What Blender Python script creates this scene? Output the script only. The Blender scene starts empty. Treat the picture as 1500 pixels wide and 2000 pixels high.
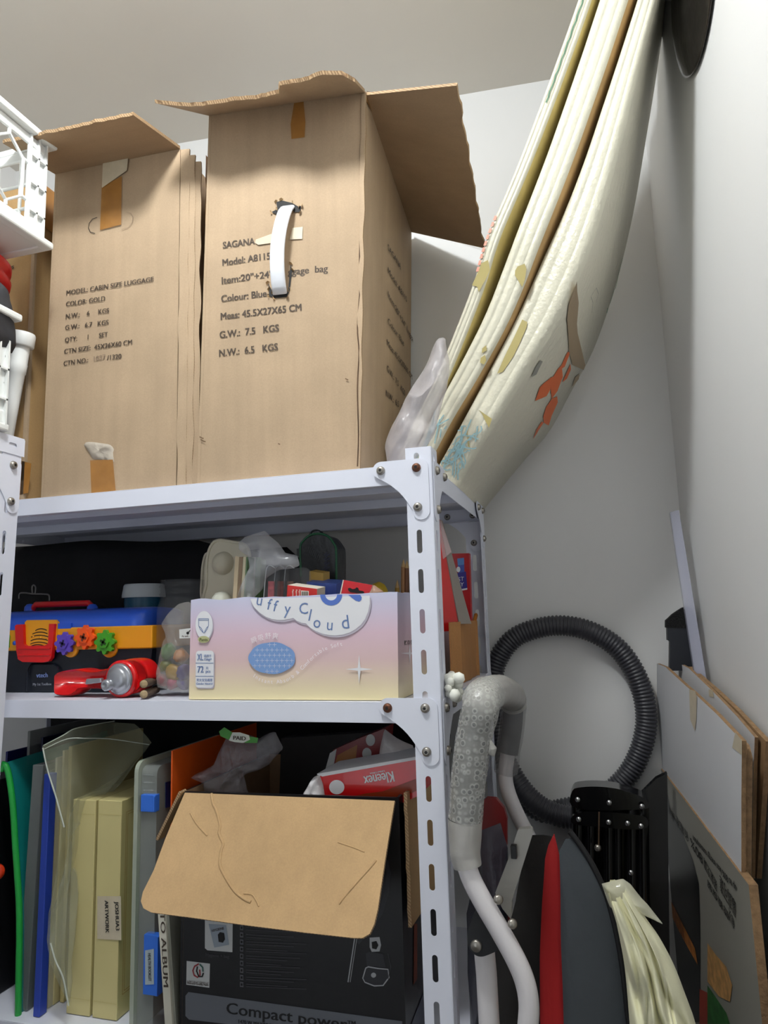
import bpy, bmesh, math, random
from mathutils import Vector, Matrix, noise as mnoise
random.seed(4)
SC = bpy.context.scene
COL = SC.collection
V = Vector
R_ = math.radians

# ------------------------------------------------------------------ camera
F = 1378.0
YAW, PITCH, ROLL = R_(-16.316), R_(8.401), R_(-1.687)
O = V((0, 0, 1.5))
fw = V((math.sin(YAW) * math.cos(PITCH), math.cos(YAW) * math.cos(PITCH), math.sin(PITCH)))
_r = V((math.cos(YAW), -math.sin(YAW), 0))
_u = _r.cross(fw)
CR = _r * math.cos(ROLL) + _u * math.sin(ROLL)
CU = -_r * math.sin(ROLL) + _u * math.cos(ROLL)
cam_d = bpy.data.cameras.new('camera')
cam_d.sensor_fit = 'VERTICAL'
cam_d.sensor_height = 24.0
cam_d.lens = 24.0 * F / 2000.0
cam_d.clip_start = 0.02
cam = bpy.data.objects.new('camera', cam_d)
COL.objects.link(cam)
m4 = Matrix.Identity(4)
for i in range(3):
    m4[i][0], m4[i][1], m4[i][2], m4[i][3] = CR[i], CU[i], -fw[i], O[i]
cam.matrix_world = m4
SC.camera = cam

# ------------------------------------------------------------------ light
w = bpy.data.worlds.new('world')
SC.world = w
w.use_nodes = True
w.node_tree.nodes['Background'].inputs[0].default_value = (0.8, 0.85, 1, 1)
w.node_tree.nodes['Background'].inputs[1].default_value = 0.05
LAMP = bpy.data.lights.new('ceiling_light', 'POINT')
LAMP.shadow_soft_size = 0.075
LAMP.energy = 30
LAMP.color = (0.94, 0.98, 1.0)
lo = bpy.data.objects.new('ceiling_light', LAMP)
lo.location = (-0.42, 0.42, 2.70)
COL.objects.link(lo)
FILL = bpy.data.lights.new('cool_fill_light', 'AREA')     # cool fill added behind the viewer; no doorway is modelled
FILL.shape = 'RECTANGLE'
FILL.size = 0.8
FILL.size_y = 1.9
FILL.energy = 4.5
FILL.color = (0.82, 0.9, 1.0)
dl = bpy.data.objects.new('cool_fill_light', FILL)
dl.location = (-0.85, -1.42, 1.15)
dl.rotation_euler = (R_(90), 0, R_(-14))
COL.objects.link(dl)
SC.view_settings.view_transform = 'Standard'
SC.view_settings.look = 'None'
SC.view_settings.gamma = 1
SC.view_settings.exposure = 0.14
SC.view_settings.use_curve_mapping = False
SC.cycles.max_bounces = 10
SC.cycles.transparent_max_bounces = 24


# ------------------------------------------------------------------ measuring helpers
def ray(px, py):
    return CR * ((px - 750) / F) - CU * ((py - 1000) / F) + fw
def on(px, py, n, p):
    d = ray(px, py)
    n = V(n)
    return O + d * ((V(p) - O).dot(n) / d.dot(n))
def Y(px, py, y): return on(px, py, (0, 1, 0), (0, y, 0))
def X(px, py, x): return on(px, py, (1, 0, 0), (x, 0, 0))
def Z(px, py, z): return on(px, py, (0, 0, 1), (0, 0, z))
def zm(ox, oy, s, pts): return [(ox + a / s, oy + b / s) for a, b in pts]
def lerp(a, b, t): return a + (b - a) * t


# ------------------------------------------------------------------ materials
def lin(c):
    o = []
    for v in c[:3]:
        v = v / 255.0
        o.append(v / 12.92 if v <= 0.04045 else ((v + 0.055) / 1.055) ** 2.4)
    return o
MATS = {}
def P(name, rgb, rough=0.5, metal=0.0, alpha=1.0, var=None, bump=None, spec=0.5, trans=0.0, coat=0.0, sss=0.0, ior=None):
    if name in MATS: return MATS[name]
    m = bpy.data.materials.new(name)
    m.use_nodes = True
    nt = m.node_tree
    b = nt.nodes['Principled BSDF']
    c = lin(rgb)
    b.inputs['Base Color'].default_value = (*c, 1)
    b.inputs['Roughness'].default_value = rough
    b.inputs['Metallic'].default_value = metal
    b.inputs['Alpha'].default_value = alpha
    b.inputs['Specular IOR Level'].default_value = spec
    b.inputs['Transmission Weight'].default_value = trans
    b.inputs['Coat Weight'].default_value = coat
    if ior: b.inputs['IOR'].default_value = ior
    tc = nt.nodes.new('ShaderNodeTexCoord')
    if var:
        n = nt.nodes.new('ShaderNodeTexNoise')
        n.inputs['Scale'].default_value = var[0]
        n.inputs['Detail'].default_value = 5
        nt.links.new(tc.outputs['Object'], n.inputs['Vector'])
        cr = nt.nodes.new('ShaderNodeValToRGB')
        a = var[1]
        cr.color_ramp.elements[0].position = 0.3
        cr.color_ramp.elements[1].position = 0.7
        cr.color_ramp.elements[0].color = (*[x * (1 - a) for x in c], 1)
        cr.color_ramp.elements[1].color = (*[min(1, x * (1 + a)) for x in c], 1)
        nt.links.new(n.outputs['Fac'], cr.inputs['Fac'])
        nt.links.new(cr.outputs['Color'], b.inputs['Base Color'])
    if bump:
        n2 = nt.nodes.new('ShaderNodeTexNoise')
        n2.inputs['Scale'].default_value = bump[0]
        n2.inputs['Detail'].default_value = 4
        nt.links.new(tc.outputs['Object'], n2.inputs['Vector'])
        bp = nt.nodes.new('ShaderNodeBump')
        bp.inputs['Strength'].default_value = bump[1]
        bp.inputs['Distance'].default_value = bump[2] if len(bump) > 2 else 0.002
        nt.links.new(n2.outputs['Fac'], bp.inputs['Height'])
        nt.links.new(bp.outputs['Normal'], b.inputs['Normal'])
    MATS[name] = m
    return m
def cardboard(name, rgb, axis='x', flute=900, amt=0.06, bumpd=0.0006):
    """brown board: blotchy paper, faint flute lines running up the panel"""
    m = P(name, rgb, 0.75, var=(9, 0.07), spec=0.25)
    nt = m.node_tree
    b = nt.nodes['Principled BSDF']
    tc = [n for n in nt.nodes if n.type == 'TEX_COORD'][0]
    col_in = b.inputs['Base Color'].links[0].from_socket
    mp = nt.nodes.new('ShaderNodeMapping')
    mp.inputs['Scale'].default_value = {'x': (60, 60, 2.2), 'z': (2.2, 2.2, 60), 'y': (2.2, 60, 60)}[axis]
    nt.links.new(tc.outputs['Object'], mp.inputs['Vector'])
    n = nt.nodes.new('ShaderNodeTexNoise')
    n.inputs['Scale'].default_value = 1.0
    n.inputs['Detail'].default_value = 3
    nt.links.new(mp.outputs['Vector'], n.inputs['Vector'])
    f = nt.nodes.new('ShaderNodeTexNoise')
    f.inputs['Scale'].default_value = 420
    nt.links.new(tc.outputs['Object'], f.inputs['Vector'])
    ad = nt.nodes.new('ShaderNodeMath')
    ad.operation = 'ADD'
    nt.links.new(n.outputs['Fac'], ad.inputs[0])
    nt.links.new(f.outputs['Fac'], ad.inputs[1])
    mr = nt.nodes.new('ShaderNodeMapRange')
    mr.inputs[1].default_value = 0.7
    mr.inputs[2].default_value = 1.3
    mr.inputs[3].default_value = 1 - amt
    mr.inputs[4].default_value = 1 + amt
    nt.links.new(ad.outputs[0], mr.inputs[0])
    mx = nt.nodes.new('ShaderNodeMix')
    mx.data_type = 'RGBA'
    mx.blend_type = 'MULTIPLY'
    mx.inputs[0].default_value = 1
    nt.links.new(col_in, mx.inputs[6])
    nt.links.new(mr.outputs[0], mx.inputs[7])
    nt.links.new(mx.outputs[2], b.inputs['Base Color'])
    bp = nt.nodes.new('ShaderNodeBump')
    bp.inputs['Strength'].default_value = 0.35
    bp.inputs['Distance'].default_value = bumpd
    nt.links.new(n.outputs['Fac'], bp.inputs['Height'])
    nt.links.new(bp.outputs['Normal'], b.inputs['Normal'])
    return m
def striped(name, a, b_, scale, axis='X', rough=0.7, dist=1.5):
    """two-colour stripes (corrugated board edges, worn seams)"""
    m = P(name, a, rough)
    nt = m.node_tree
    b = nt.nodes['Principled BSDF']
    tc = [n for n in nt.nodes if n.type == 'TEX_COORD'][0]
    wv = nt.nodes.new('ShaderNodeTexWave')
    wv.bands_direction = axis
    wv.inputs['Scale'].default_value = scale
    wv.inputs['Distortion'].default_value = dist
    nt.links.new(tc.outputs['Object'], wv.inputs['Vector'])
    cr = nt.nodes.new('ShaderNodeValToRGB')
    cr.color_ramp.elements[0].color = (*lin(a), 1)
    cr.color_ramp.elements[1].color = (*lin(b_), 1)
    nt.links.new(wv.outputs['Fac'], cr.inputs['Fac'])
    nt.links.new(cr.outputs['Color'], b.inputs['Base Color'])
    return m
def zgrad(name, stops, rough=0.55):
    """print that fades from band to band up the carton (Generated z)"""
    m = P(name, (255, 255, 255), rough)
    nt = m.node_tree
    b = nt.nodes['Principled BSDF']
    tc = [n for n in nt.nodes if n.type == 'TEX_COORD'][0]
    sp = nt.nodes.new('ShaderNodeSeparateXYZ')
    nt.links.new(tc.outputs['Generated'], sp.inputs[0])
    cr = nt.nodes.new('ShaderNodeValToRGB')
    els = cr.color_ramp.elements
    while len(els) < len(stops): els.new(0.5)
    for e, (p, c) in zip(els, stops):
        e.position = p
        e.color = (*lin(c), 1)
    nt.links.new(sp.outputs[2], cr.inputs['Fac'])
    nt.links.new(cr.outputs['Color'], b.inputs['Base Color'])
    return m
def film(name, rgb=(235, 238, 240), alpha=0.2, rough=0.12, bump=None):
    """thin clear plastic: mostly see-through, glossy"""
    return P(name, rgb, rough, alpha=alpha, spec=0.9, bump=bump)


# ------------------------------------------------------------------ mesh builder
FONT_CACHE = {}
def text_mesh(s):
    if s in FONT_CACHE: return FONT_CACHE[s]
    c = bpy.data.curves.new('t', 'FONT')
    c.body = s
    c.size = 1.0
    c.resolution_u = 3
    o = bpy.data.objects.new('t', c)
    COL.objects.link(o)
    dg = bpy.context.evaluated_depsgraph_get()
    me = bpy.data.meshes.new_from_object(o.evaluated_get(dg))
    vs = [v.co.copy() for v in me.vertices]
    fs = [tuple(p.vertices) for p in me.polygons]
    bpy.data.objects.remove(o)
    bpy.data.curves.remove(c)
    bpy.data.meshes.remove(me)
    FONT_CACHE[s] = (vs, fs)
    return vs, fs
def resample(pts, n, closed=True):
    pts = [V(p) for p in pts]
    if closed: pts = pts + [pts[0]]
    L = [0]
    for a, b in zip(pts, pts[1:]): L.append(L[-1] + (b - a).length)
    out = []
    k = 0
    for i in range(n):
        d = L[-1] * i / (n if closed else n - 1)
        while k < len(L) - 2 and L[k + 1] < d: k += 1
        t = (d - L[k]) / max(1e-9, L[k + 1] - L[k])
        out.append(pts[k].lerp(pts[k + 1], min(1, t)))
    return out
def smooth_path(pts, n=8, closed=False):
    """Catmull-Rom"""
    pts = [V(p) for p in pts]
    out = []
    N = len(pts)
    for i in range(N if closed else N - 1):
        p0 = pts[(i - 1) % N] if (closed or i > 0) else pts[0]
        p1 = pts[i]
        p2 = pts[(i + 1) % N]
        p3 = pts[(i + 2) % N] if (closed or i + 2 < N) else pts[-1]
        for k in range(n):
            t = k / n
            out.append(0.5 * ((2 * p1) + (p2 - p0) * t + (2 * p0 - 5 * p1 + 4 * p2 - p3) * t * t + (3 * p1 - p0 - 3 * p2 + p3) * t ** 3))
    if not closed: out.append(pts[-1])
    return out
class MB:
    def __init__(s):
        s.v, s.f, s.m, s.mats, s.sm = [], [], [], [], []
    def mi(s, mat):
        if mat not in s.mats: s.mats.append(mat)
        return s.mats.index(mat)
    def add(s, vs, fs, mat, smooth=False):
        b = len(s.v)
        s.v += [V(p) for p in vs]
        k = s.mi(mat)
        for f in fs:
            s.f.append(tuple(b + i for i in f))
            s.m.append(k)
            s.sm.append(smooth)
        return s
    def box(s, lo_, hi, mat):
        x0, y0, z0 = lo_
        x1, y1, z1 = hi
        return s.hexa([(x0, y0, z0), (x1, y0, z0), (x1, y1, z0), (x0, y1, z0)], [(x0, y0, z1), (x1, y0, z1), (x1, y1, z1), (x0, y1, z1)], mat)
    def hexa(s, bot, top, mat):
        return s.add(list(bot) + list(top), [(3, 2, 1, 0), (4, 5, 6, 7), (0, 1, 5, 4), (1, 2, 6, 5), (2, 3, 7, 6), (3, 0, 4, 7)], mat)
    def ext(s, poly, vec, mat, side=None, smooth=False):
        """planar outline pushed along vec"""
        n = len(poly)
        vec = V(vec)
        a = [V(p) for p in poly]
        s.add(a, [tuple(range(n))], mat)
        s.add([p + vec for p in a], [tuple(reversed(range(n)))], mat)
        s.add(a + [p + vec for p in a], [(i, i + n, (i + 1) % n + n, (i + 1) % n) for i in range(n)], side or mat, smooth)
        return s
    def poly(s, pts, mat):
        return s.add(pts, [tuple(range(len(pts)))], mat)
    def tube(s, path, r, mat, n=12, closed=False, caps=True, flat=1.0):
        path = [V(p) for p in path]
        N = len(path)
        rs = r if isinstance(r, (list, tuple)) else [r] * N
        vs = []
        prev = None
        for i in range(N):
            a = path[(i - 1) % N] if (closed or i) else path[0]
            b = path[(i + 1) % N] if (closed or i < N - 1) else path[-1]
            t = (b - a).normalized()
            if prev is None:
                prev = t.cross(V((0.13, 0.2, 0.97))).normalized()
                if prev.length < .5: prev = V((1, 0, 0))
            u = (prev - t * prev.dot(t)).normalized()
            prev = u
            w_ = t.cross(u)
            for k in range(n):
                an = 2 * math.pi * k / n
                vs.append(path[i] + (u * math.cos(an) + w_ * math.sin(an) * flat) * rs[i])
        fs = []
        for i in range(N if closed else N - 1):
            for k in range(n):
                fs.append((i * n + k, i * n + (k + 1) % n, ((i + 1) % N) * n + (k + 1) % n, ((i + 1) % N) * n + k))
        s.add(vs, fs, mat, True)
        if caps and not closed:
            s.add(vs[:n], [tuple(reversed(range(n)))], mat)
            s.add(vs[-n:], [tuple(range(n))], mat)
        return s
    def lathe(s, prof, org, axis, mat, n=24, smooth=True):
        """prof: (radius, height) pairs"""
        axis = V(axis).normalized()
        u = axis.cross(V((0.3, 0.9, 0.1))).normalized()
        if u.length < .5: u = V((1, 0, 0))
        w_ = axis.cross(u)
        org = V(org)
        vs = []
        for r, h in prof:
            for k in range(n):
                an = 2 * math.pi * k / n
                vs.append(org + axis * h + (u * math.cos(an) + w_ * math.sin(an)) * r)
        fs = []
        for i in range(len(prof) - 1):
            for k in range(n):
                fs.append((i * n + k, i * n + (k + 1) % n, (i + 1) * n + (k + 1) % n, (i + 1) * n + k))
        s.add(vs, fs, mat, smooth)
        if prof[0][0] > 1e-4: s.add(vs[:n], [tuple(reversed(range(n)))], mat)
        if prof[-1][0] > 1e-4: s.add(vs[-n:], [tuple(range(n))], mat)
        return s
    def grid(s, fn, nu, nv, mat, smooth=True):
        vs = [fn(i / nu, j / nv) for j in range(nv + 1) for i in range(nu + 1)]
        fs = [(j * (nu + 1) + i, j * (nu + 1) + i + 1, (j + 1) * (nu + 1) + i + 1, (j + 1) * (nu + 1) + i) for j in range(nv) for i in range(nu)]
        return s.add(vs, fs, mat, smooth)
    def slab(s, c4, th, mat, edge=None, back=None, nu=1, nv=1, disp=None):
        """sheet with thickness on corners a,b,c,d (a->b is u, a->d is v); thickness goes behind the face"""
        a, b, c, d = [V(p) for p in c4]
        n = (b - a).cross(d - a).normalized()
        def f0(u, v):
            p = a.lerp(b, u).lerp(d.lerp(c, u), v)
            if disp: p = p + disp(u, v)
            return p
        f1 = lambda u, v: f0(u, v) - n * th
        s.grid(f0, nu, nv, mat)
        s.grid(lambda u, v: f1(1 - u, v), nu, nv, back or mat)
        e = edge or mat
        ring = [(i / nu, 0) for i in range(nu)] + [(1, j / nv) for j in range(nv)] + [(1 - i / nu, 1) for i in range(nu)] + [(0, 1 - j / nv) for j in range(nv)]
        N = len(ring)
        s.add([f0(*q) for q in ring] + [f1(*q) for q in ring], [(i, i + N, (i + 1) % N + N, (i + 1) % N) for i in range(N)], e)
        return s
    def puff(s, outline, n, depth, mat, N=48, rings=9, amp=0.0, sc=30, back=True, seed=0, ridge=True):
        """soft lumpy body from an outline"""
        ol = resample(outline, N)
        n = V(n).normalized()
        c = sum(ol, V()) / N
        def surf(sg):
            vs = []
            for k in range(rings + 1):
                q = 1 - k / rings if k < rings else 0.001
                for p in ol:
                    b = c + (p - c) * q
                    d = depth * math.sqrt(max(0, 1 - q * q))
                    nz = mnoise.noise(b * sc + V((seed, sg * 3.1, 0)))
                    if ridge: nz = 0.6 - 2 * abs(nz)
                    e = amp * nz * min(1, (1 - q) * 4)
                    lat = mnoise.noise_vector(b * sc * 0.7 + V((seed + 9, 0, 0))) * amp * 0.5
                    vs.append(b + n * (d + e) * sg + lat)
            fs = []
            for k in range(rings):
                for i in range(N):
                    f = (k * N + i, k * N + (i + 1) % N, (k + 1) * N + (i + 1) % N, (k + 1) * N + i)
                    fs.append(f if sg > 0 else f[::-1])
            s.add(vs, fs, mat, True)
        surf(1)
        if back: surf(-1)
        return s
    def text(s, st, S, E, n, mat, H=None, off=0.0006, maxh=None):
        """lettering from S to E along a baseline on a face with normal n"""
        S, E, n = V(S), V(E), V(n).normalized()
        vs, fs = text_mesh(st)
        if not vs: return s
        x0 = min(v.x for v in vs)
        x1 = max(v.x for v in vs)
        ux = (E - S).normalized()
        uy = n.cross(ux)
        sx = (E - S).length / (x1 - x0)
        sy = H / 0.73 if H else sx
        w_ = min(.00045, sx * .03)
        for k in (-1, 0, 1):
            s.add([S + ux * ((v.x - x0) * sx + k * w_) + uy * (v.y * sy) + n * (off + k * .00002) for v in vs], fs, mat)
        return s
    def glyph(s, ch, C, H, n, ang, mat, up=(0, 0, 1), off=0.0006, sxr=1.0):
        """one character centred at C, turned by ang degrees"""
        n = V(n).normalized()
        vs, fs = text_mesh(ch)
        if not vs: return s
        uy = (V(up) - n * V(up).dot(n)).normalized()
        ux = uy.cross(n)
        q = Matrix.Rotation(R_(ang), 3, n)
        ux, uy = q @ ux, q @ uy
        cx = (min(v.x for v in vs) + max(v.x for v in vs)) / 2
        k = H / 0.73
        return s.add([V(C) + ux * ((v.x - cx) * k * sxr) + uy * ((v.y - .36) * k) + n * off for v in vs], fs, mat)
    def strip(s, pts, wd, n, mat, off=0.0006):
        """drawn line of width wd on a face"""
        n = V(n).normalized()
        pts = [V(p) for p in pts]
        vs = []
        for i, p in enumerate(pts):
            t = (pts[min(i + 1, len(pts) - 1)] - pts[max(i - 1, 0)]).normalized()
            q = n.cross(t).normalized()
            vs += [p + q * wd / 2 + n * off, p - q * wd / 2 + n * off]
        return s.add(vs, [(2 * i, 2 * i + 1, 2 * i + 3, 2 * i + 2) for i in range(len(pts) - 1)], mat)
    def build(s, name, parent=None, bevel=0, subsurf=0, solid=0, loc=None, fix=False):
        if parent is not None:
            org = parent['_w'] if '_w' in parent else parent.location
            org = V(org)
        elif loc is not None:
            org = V(loc)
        else:
            xs = [v.x for v in s.v]; ys = [v.y for v in s.v]; zs = [v.z for v in s.v]
            org = V(((min(xs) + max(xs)) / 2, (min(ys) + max(ys)) / 2, min(zs)))
        me = bpy.data.meshes.new(name)
        me.from_pydata([v - org for v in s.v], [], s.f)
        for m in s.mats: me.materials.append(m)
        me.polygons.foreach_set('material_index', s.m)
        me.polygons.foreach_set('use_smooth', s.sm)
        me.validate()
        me.update()
        if fix:
            bm = bmesh.new()
            bm.from_mesh(me)
            bmesh.ops.remove_doubles(bm, verts=bm.verts, dist=1e-5)
            bmesh.ops.recalc_face_normals(bm, faces=bm.faces)
            bm.to_mesh(me)
            bm.free()
        o = bpy.data.objects.new(name, me)
        COL.objects.link(o)
        if parent is not None:
            o.parent = parent
            ORG[o.name] = org
        else:
            o.location = org
        if solid:
            q = o.modifiers.new('solid', 'SOLIDIFY')
            q.thickness = solid
            q.offset = 0
        if bevel:
            q = o.modifiers.new('bevel', 'BEVEL')
            q.width = bevel
            q.segments = 2
            q.limit_method = 'ANGLE'
            q.angle_limit = R_(40)
        if subsurf:
            q = o.modifiers.new('sub', 'SUBSURF')
            q.levels = q.render_levels = subsurf
        return o
ORG = {}
def build_split(m, name, parent, gap=.004, label=None, **k):
    """one object per separate piece: loose pieces whose boxes nearly touch stay together"""
    n = len(m.v)
    par = list(range(n))
    def find(i):
        while par[i] != i:
            par[i] = par[par[i]]
            i = par[i]
        return i
    for f in m.f:
        a = find(f[0])
        for i in f[1:]: par[find(i)] = a
    isl = {}
    for i in range(n): isl.setdefault(find(i), []).append(i)
    boxes = []
    for r, ids in isl.items():
        lo_ = [min(m.v[i][k] for i in ids) - gap / 2 for k in range(3)]
        hi_ = [max(m.v[i][k] for i in ids) + gap / 2 for k in range(3)]
        boxes.append([lo_, hi_, {r}])
    merged = True
    while merged:
        merged = False
        for a in range(len(boxes)):
            for b in range(a + 1, len(boxes)):
                if all(boxes[a][0][k] <= boxes[b][1][k] and boxes[b][0][k] <= boxes[a][1][k] for k in range(3)):
                    A, B = boxes[a], boxes.pop(b)
                    boxes[a] = [[min(x, y) for x, y in zip(A[0], B[0])], [max(x, y) for x, y in zip(A[1], B[1])], A[2] | B[2]]
                    merged = True
                    break
            if merged: break
    out = []
    for _, _, roots in boxes:
        q = MB()
        q.mats = list(m.mats)
        idx = {}
        for f, mi_, s_ in zip(m.f, m.m, m.sm):
            if find(f[0]) in roots:
                g = []
                for i in f:
                    if i not in idx:
                        idx[i] = len(q.v)
                        q.v.append(m.v[i])
                    g.append(idx[i])
                q.f.append(tuple(g))
                q.m.append(mi_)
                q.sm.append(s_)
        o = q.build(name, parent, **k)
        if label: o['label'] = label
        out.append(o)
    return out
def sub(mb, name, part, **k):
    """mesh under a part (thing > part > sub-part): same origin as its part"""
    class _P: pass
    org = ORG[part.name]
    o = mb.build(name, None, loc=org, **k)
    o.location = (0, 0, 0)
    o.parent = part
    return o
def tag(o, label=None, cat=None, group=None, kind=None):
    if label: o['label'] = label
    if cat: o['category'] = cat
    if group: o['group'] = group
    if kind: o['kind'] = kind
    return o
def thing(name, loc, label, cat, group=None):
    o = bpy.data.objects.new(name, None)
    o.empty_display_size = 0.03
    COL.objects.link(o)
    o.location = V(loc)
    return tag(o, label, cat, group)
def struct(mb, name):
    return tag(mb.build(name), kind='structure')
def ell(c, ux, uy, rx, ry, n=32, a0=0, a1=360):
    full = (a1 - a0) % 360 == 0
    return [V(c) + V(ux) * rx * math.cos(R_(a0 + (a1 - a0) * i / (n if full else n - 1))) + V(uy) * ry * math.sin(R_(a0 + (a1 - a0) * i / (n if full else n - 1))) for i in range(n)]
def rrect(c, ux, uy, hw, hh, r, n=5):
    out = []
    for sx, sy, a in ((1, 1, 0), (-1, 1, 90), (-1, -1, 180), (1, -1, 270)):
        for i in range(n + 1):
            an = R_(a + 90 * i / n)
            out.append(V(c) + V(ux) * (sx * (hw - r) + r * math.cos(an)) + V(uy) * (sy * (hh - r) + r * math.sin(an)))
    return out
EX, EY, EZ = V((1, 0, 0)), V((0, 1, 0)), V((0, 0, 1))
FN = V((0, -1, 0))        # towards the viewer
exec_parts = None

# ------------------------------------------------------------------ common materials
M_wall = P('wall_paint', (227, 227, 226), 0.7, var=(3, 0.015), bump=(260, 0.08, 0.001))
M_ceil = P('ceiling_paint', (222, 217, 208), 0.85, var=(4, 0.015), bump=(300, 0.05, 0.001))
M_floor = P('floor_tile', (104, 97, 90), 0.5, var=(8, 0.1))
M_rack = P('rack_enamel', (230, 233, 246), 0.42, var=(14, 0.012), bump=(700, 0.05, 0.0006))
M_bolt = P('zinc_bolt', (165, 160, 152), 0.35, metal=0.9, bump=(200, 0.1))
M_rust = P('rusty_bolt', (112, 74, 56), 0.5, metal=0.7, var=(260, 0.35))
M_dark = P('dark_recess', (18, 17, 18), 0.7)
M_cb = cardboard('cardboard_tan', (178, 155, 128))
M_cb2 = cardboard('cardboard_gold', (182, 148, 102))
M_cbin = cardboard('cardboard_inside', (158, 128, 98), axis='y')
M_cbflap = cardboard('cardboard_flap', (166, 139, 110), axis='y')
M_edge = striped('corrugated_edge', (184, 155, 118), (128, 98, 68), 130, 'DIAGONAL', dist=3)
M_ink = P('carton_ink', (74, 61, 50), 0.7)
M_pencil = P('pencil_ink', (140, 120, 100), 0.7)
M_tape = P('parcel_tape', (176, 122, 58), 0.22, alpha=0.8, var=(40, 0.12), bump=(60, 0.35, 0.002))
M_tapeold = P('masking_tape', (205, 193, 168), 0.45, var=(60, 0.06), bump=(90, 0.3))
M_white = P('white_plastic', (235, 236, 234), 0.35)
M_red = P('red_plastic', (214, 18, 22), 0.28, coat=0.3)
M_black = P('black_plastic', (16, 16, 18), 0.3)
M_clear = film('clear_film', alpha=0.15, rough=0.1, bump=(60, 0.5, 0.004))
M_clear2 = film('clear_case', (150, 150, 154), .17, 0.08)

# ------------------------------------------------------------------ room shell
A5 = R_(5)
WT = V((math.cos(A5), math.sin(A5), 0))
WN = V((-math.sin(A5), math.cos(A5), 0))
WP = V((-0.21, 1.572, 0))
CORN = V((0.1860, 1.6068, 0))
CZ = 2.766
RW_D = V((math.sin(A5), -math.cos(A5), 0))
def wallbox(p, q, n, name):
    m = MB()
    n = V(n)
    m.hexa([p, q, q + n * .08, p + n * .08], [v + EZ * CZ for v in (p, q, q + n * .08, p + n * .08)], M_wall)
    return struct(m, name)
wl = WP - WT * 1.27
WALLB = wallbox(wl, CORN + WT * .08, WN, 'wall_back')
rw_end = CORN + RW_D * 3.1
wallbox(CORN, rw_end, WT, 'wall_right')
wallbox(V((wl.x, -1.5, 0)), V((wl.x, wl.y + .08, 0)), V((-1, 0, 0)), 'wall_left')
wallbox(V((wl.x - .08, -1.49, 0)), V((rw_end.x + .08, -1.49, 0)), V((0, -1, 0)), 'wall_front')
struct(MB().box((wl.x - .1, -1.58, CZ), (.6, 1.8, CZ + .08), M_ceil), 'ceiling')
struct(MB().box((wl.x - .1, -1.58, -.08), (.6, 1.8, 0), M_floor), 'floor')

# ------------------------------------------------------------------ slotted-angle racks
def bolt_mesh(name, mat):
    m = MB()
    m.lathe([(0.0066, 0), (0.0066, .0012), (.0062, .002), (.0058, .0036), (.0046, .0048), (.003, .0052)], (0, 0, 0), (0, 0, 1), mat, 20)
    for a in (0, 60, 120):
        d = V((math.cos(R_(a)), math.sin(R_(a)), 0))
        e = V((-d.y, d.x, 0))
        m.hexa([d * -.0024 - e * .0007 + EZ * .005, d * .0024 - e * .0007 + EZ * .005, d * .0024 + e * .0007 + EZ * .005, d * -.0024 + e * .0007 + EZ * .005],
               [p + EZ * .0004 for p in (d * -.0024 - e * .0007 + EZ * .005, d * .0024 - e * .0007 + EZ * .005, d * .0024 + e * .0007 + EZ * .005, d * -.0024 + e * .0007 + EZ * .005)], M_dark)
    me = bpy.data.meshes.new(name)
    me.from_pydata(m.v, [], m.f)
    for q in m.mats: me.materials.append(q)
    me.polygons.foreach_set('material_index', m.m)
    me.polygons.foreach_set('use_smooth', m.sm)
    return me
BOLT = bolt_mesh('bolt', M_bolt)
BOLTR = bolt_mesh('bolt_rusty', M_rust)
def bolt(parent, p, n, rusty=False):
    o = bpy.data.objects.new('bolt', BOLTR if rusty else BOLT)
    COL.objects.link(o)
    o.parent = parent
    o.location = V(p) - ORG.get(parent.name, parent.location)
    o.rotation_mode = 'QUATERNION'
    o.rotation_quaternion = EZ.rotation_difference(V(n))
    if rusty: o['label'] = 'rust brown bolt'
    return o
def slot_face(m, org, du, width, z0, z1, zfirst, pitch, mat, uc=None, hw=.0039, sl=.034):
    """strip of sheet with rounded slots; du = direction across the face"""
    uc = width * .44 if uc is None else uc
    P_ = lambda u, z: V(org) + V(du) * u + EZ * (z - V(org).z)
    zs = []
    z = zfirst
    while z - sl / 2 > z0 + .01:
        if z + sl / 2 < z1 - .004: zs.append(z)
        z -= pitch
    zs.sort()
    cur = z0
    m.poly([P_(0, z0), P_(uc - hw, z0), P_(uc - hw, z1), P_(0, z1)], mat)
    m.poly([P_(uc + hw, z0), P_(width, z0), P_(width, z1), P_(uc + hw, z1)], mat)
    prev = None
    for c in zs + [None]:
        lo_arc = [P_(uc - hw, z0), P_(uc + hw, z0)] if prev is None else [P_(uc + hw * math.cos(a), prev + sl / 2 - hw + hw * math.sin(a)) for a in [math.pi - math.pi * i / 6 for i in range(7)]]
        hi_arc = [P_(uc + hw, z1), P_(uc - hw, z1)] if c is None else [P_(uc + hw * math.cos(a), c - sl / 2 + hw - hw * math.sin(a)) for a in [math.pi * i / 6 for i in range(7)]]
        m.poly(lo_arc + hi_arc, mat)
        prev = c
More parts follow.
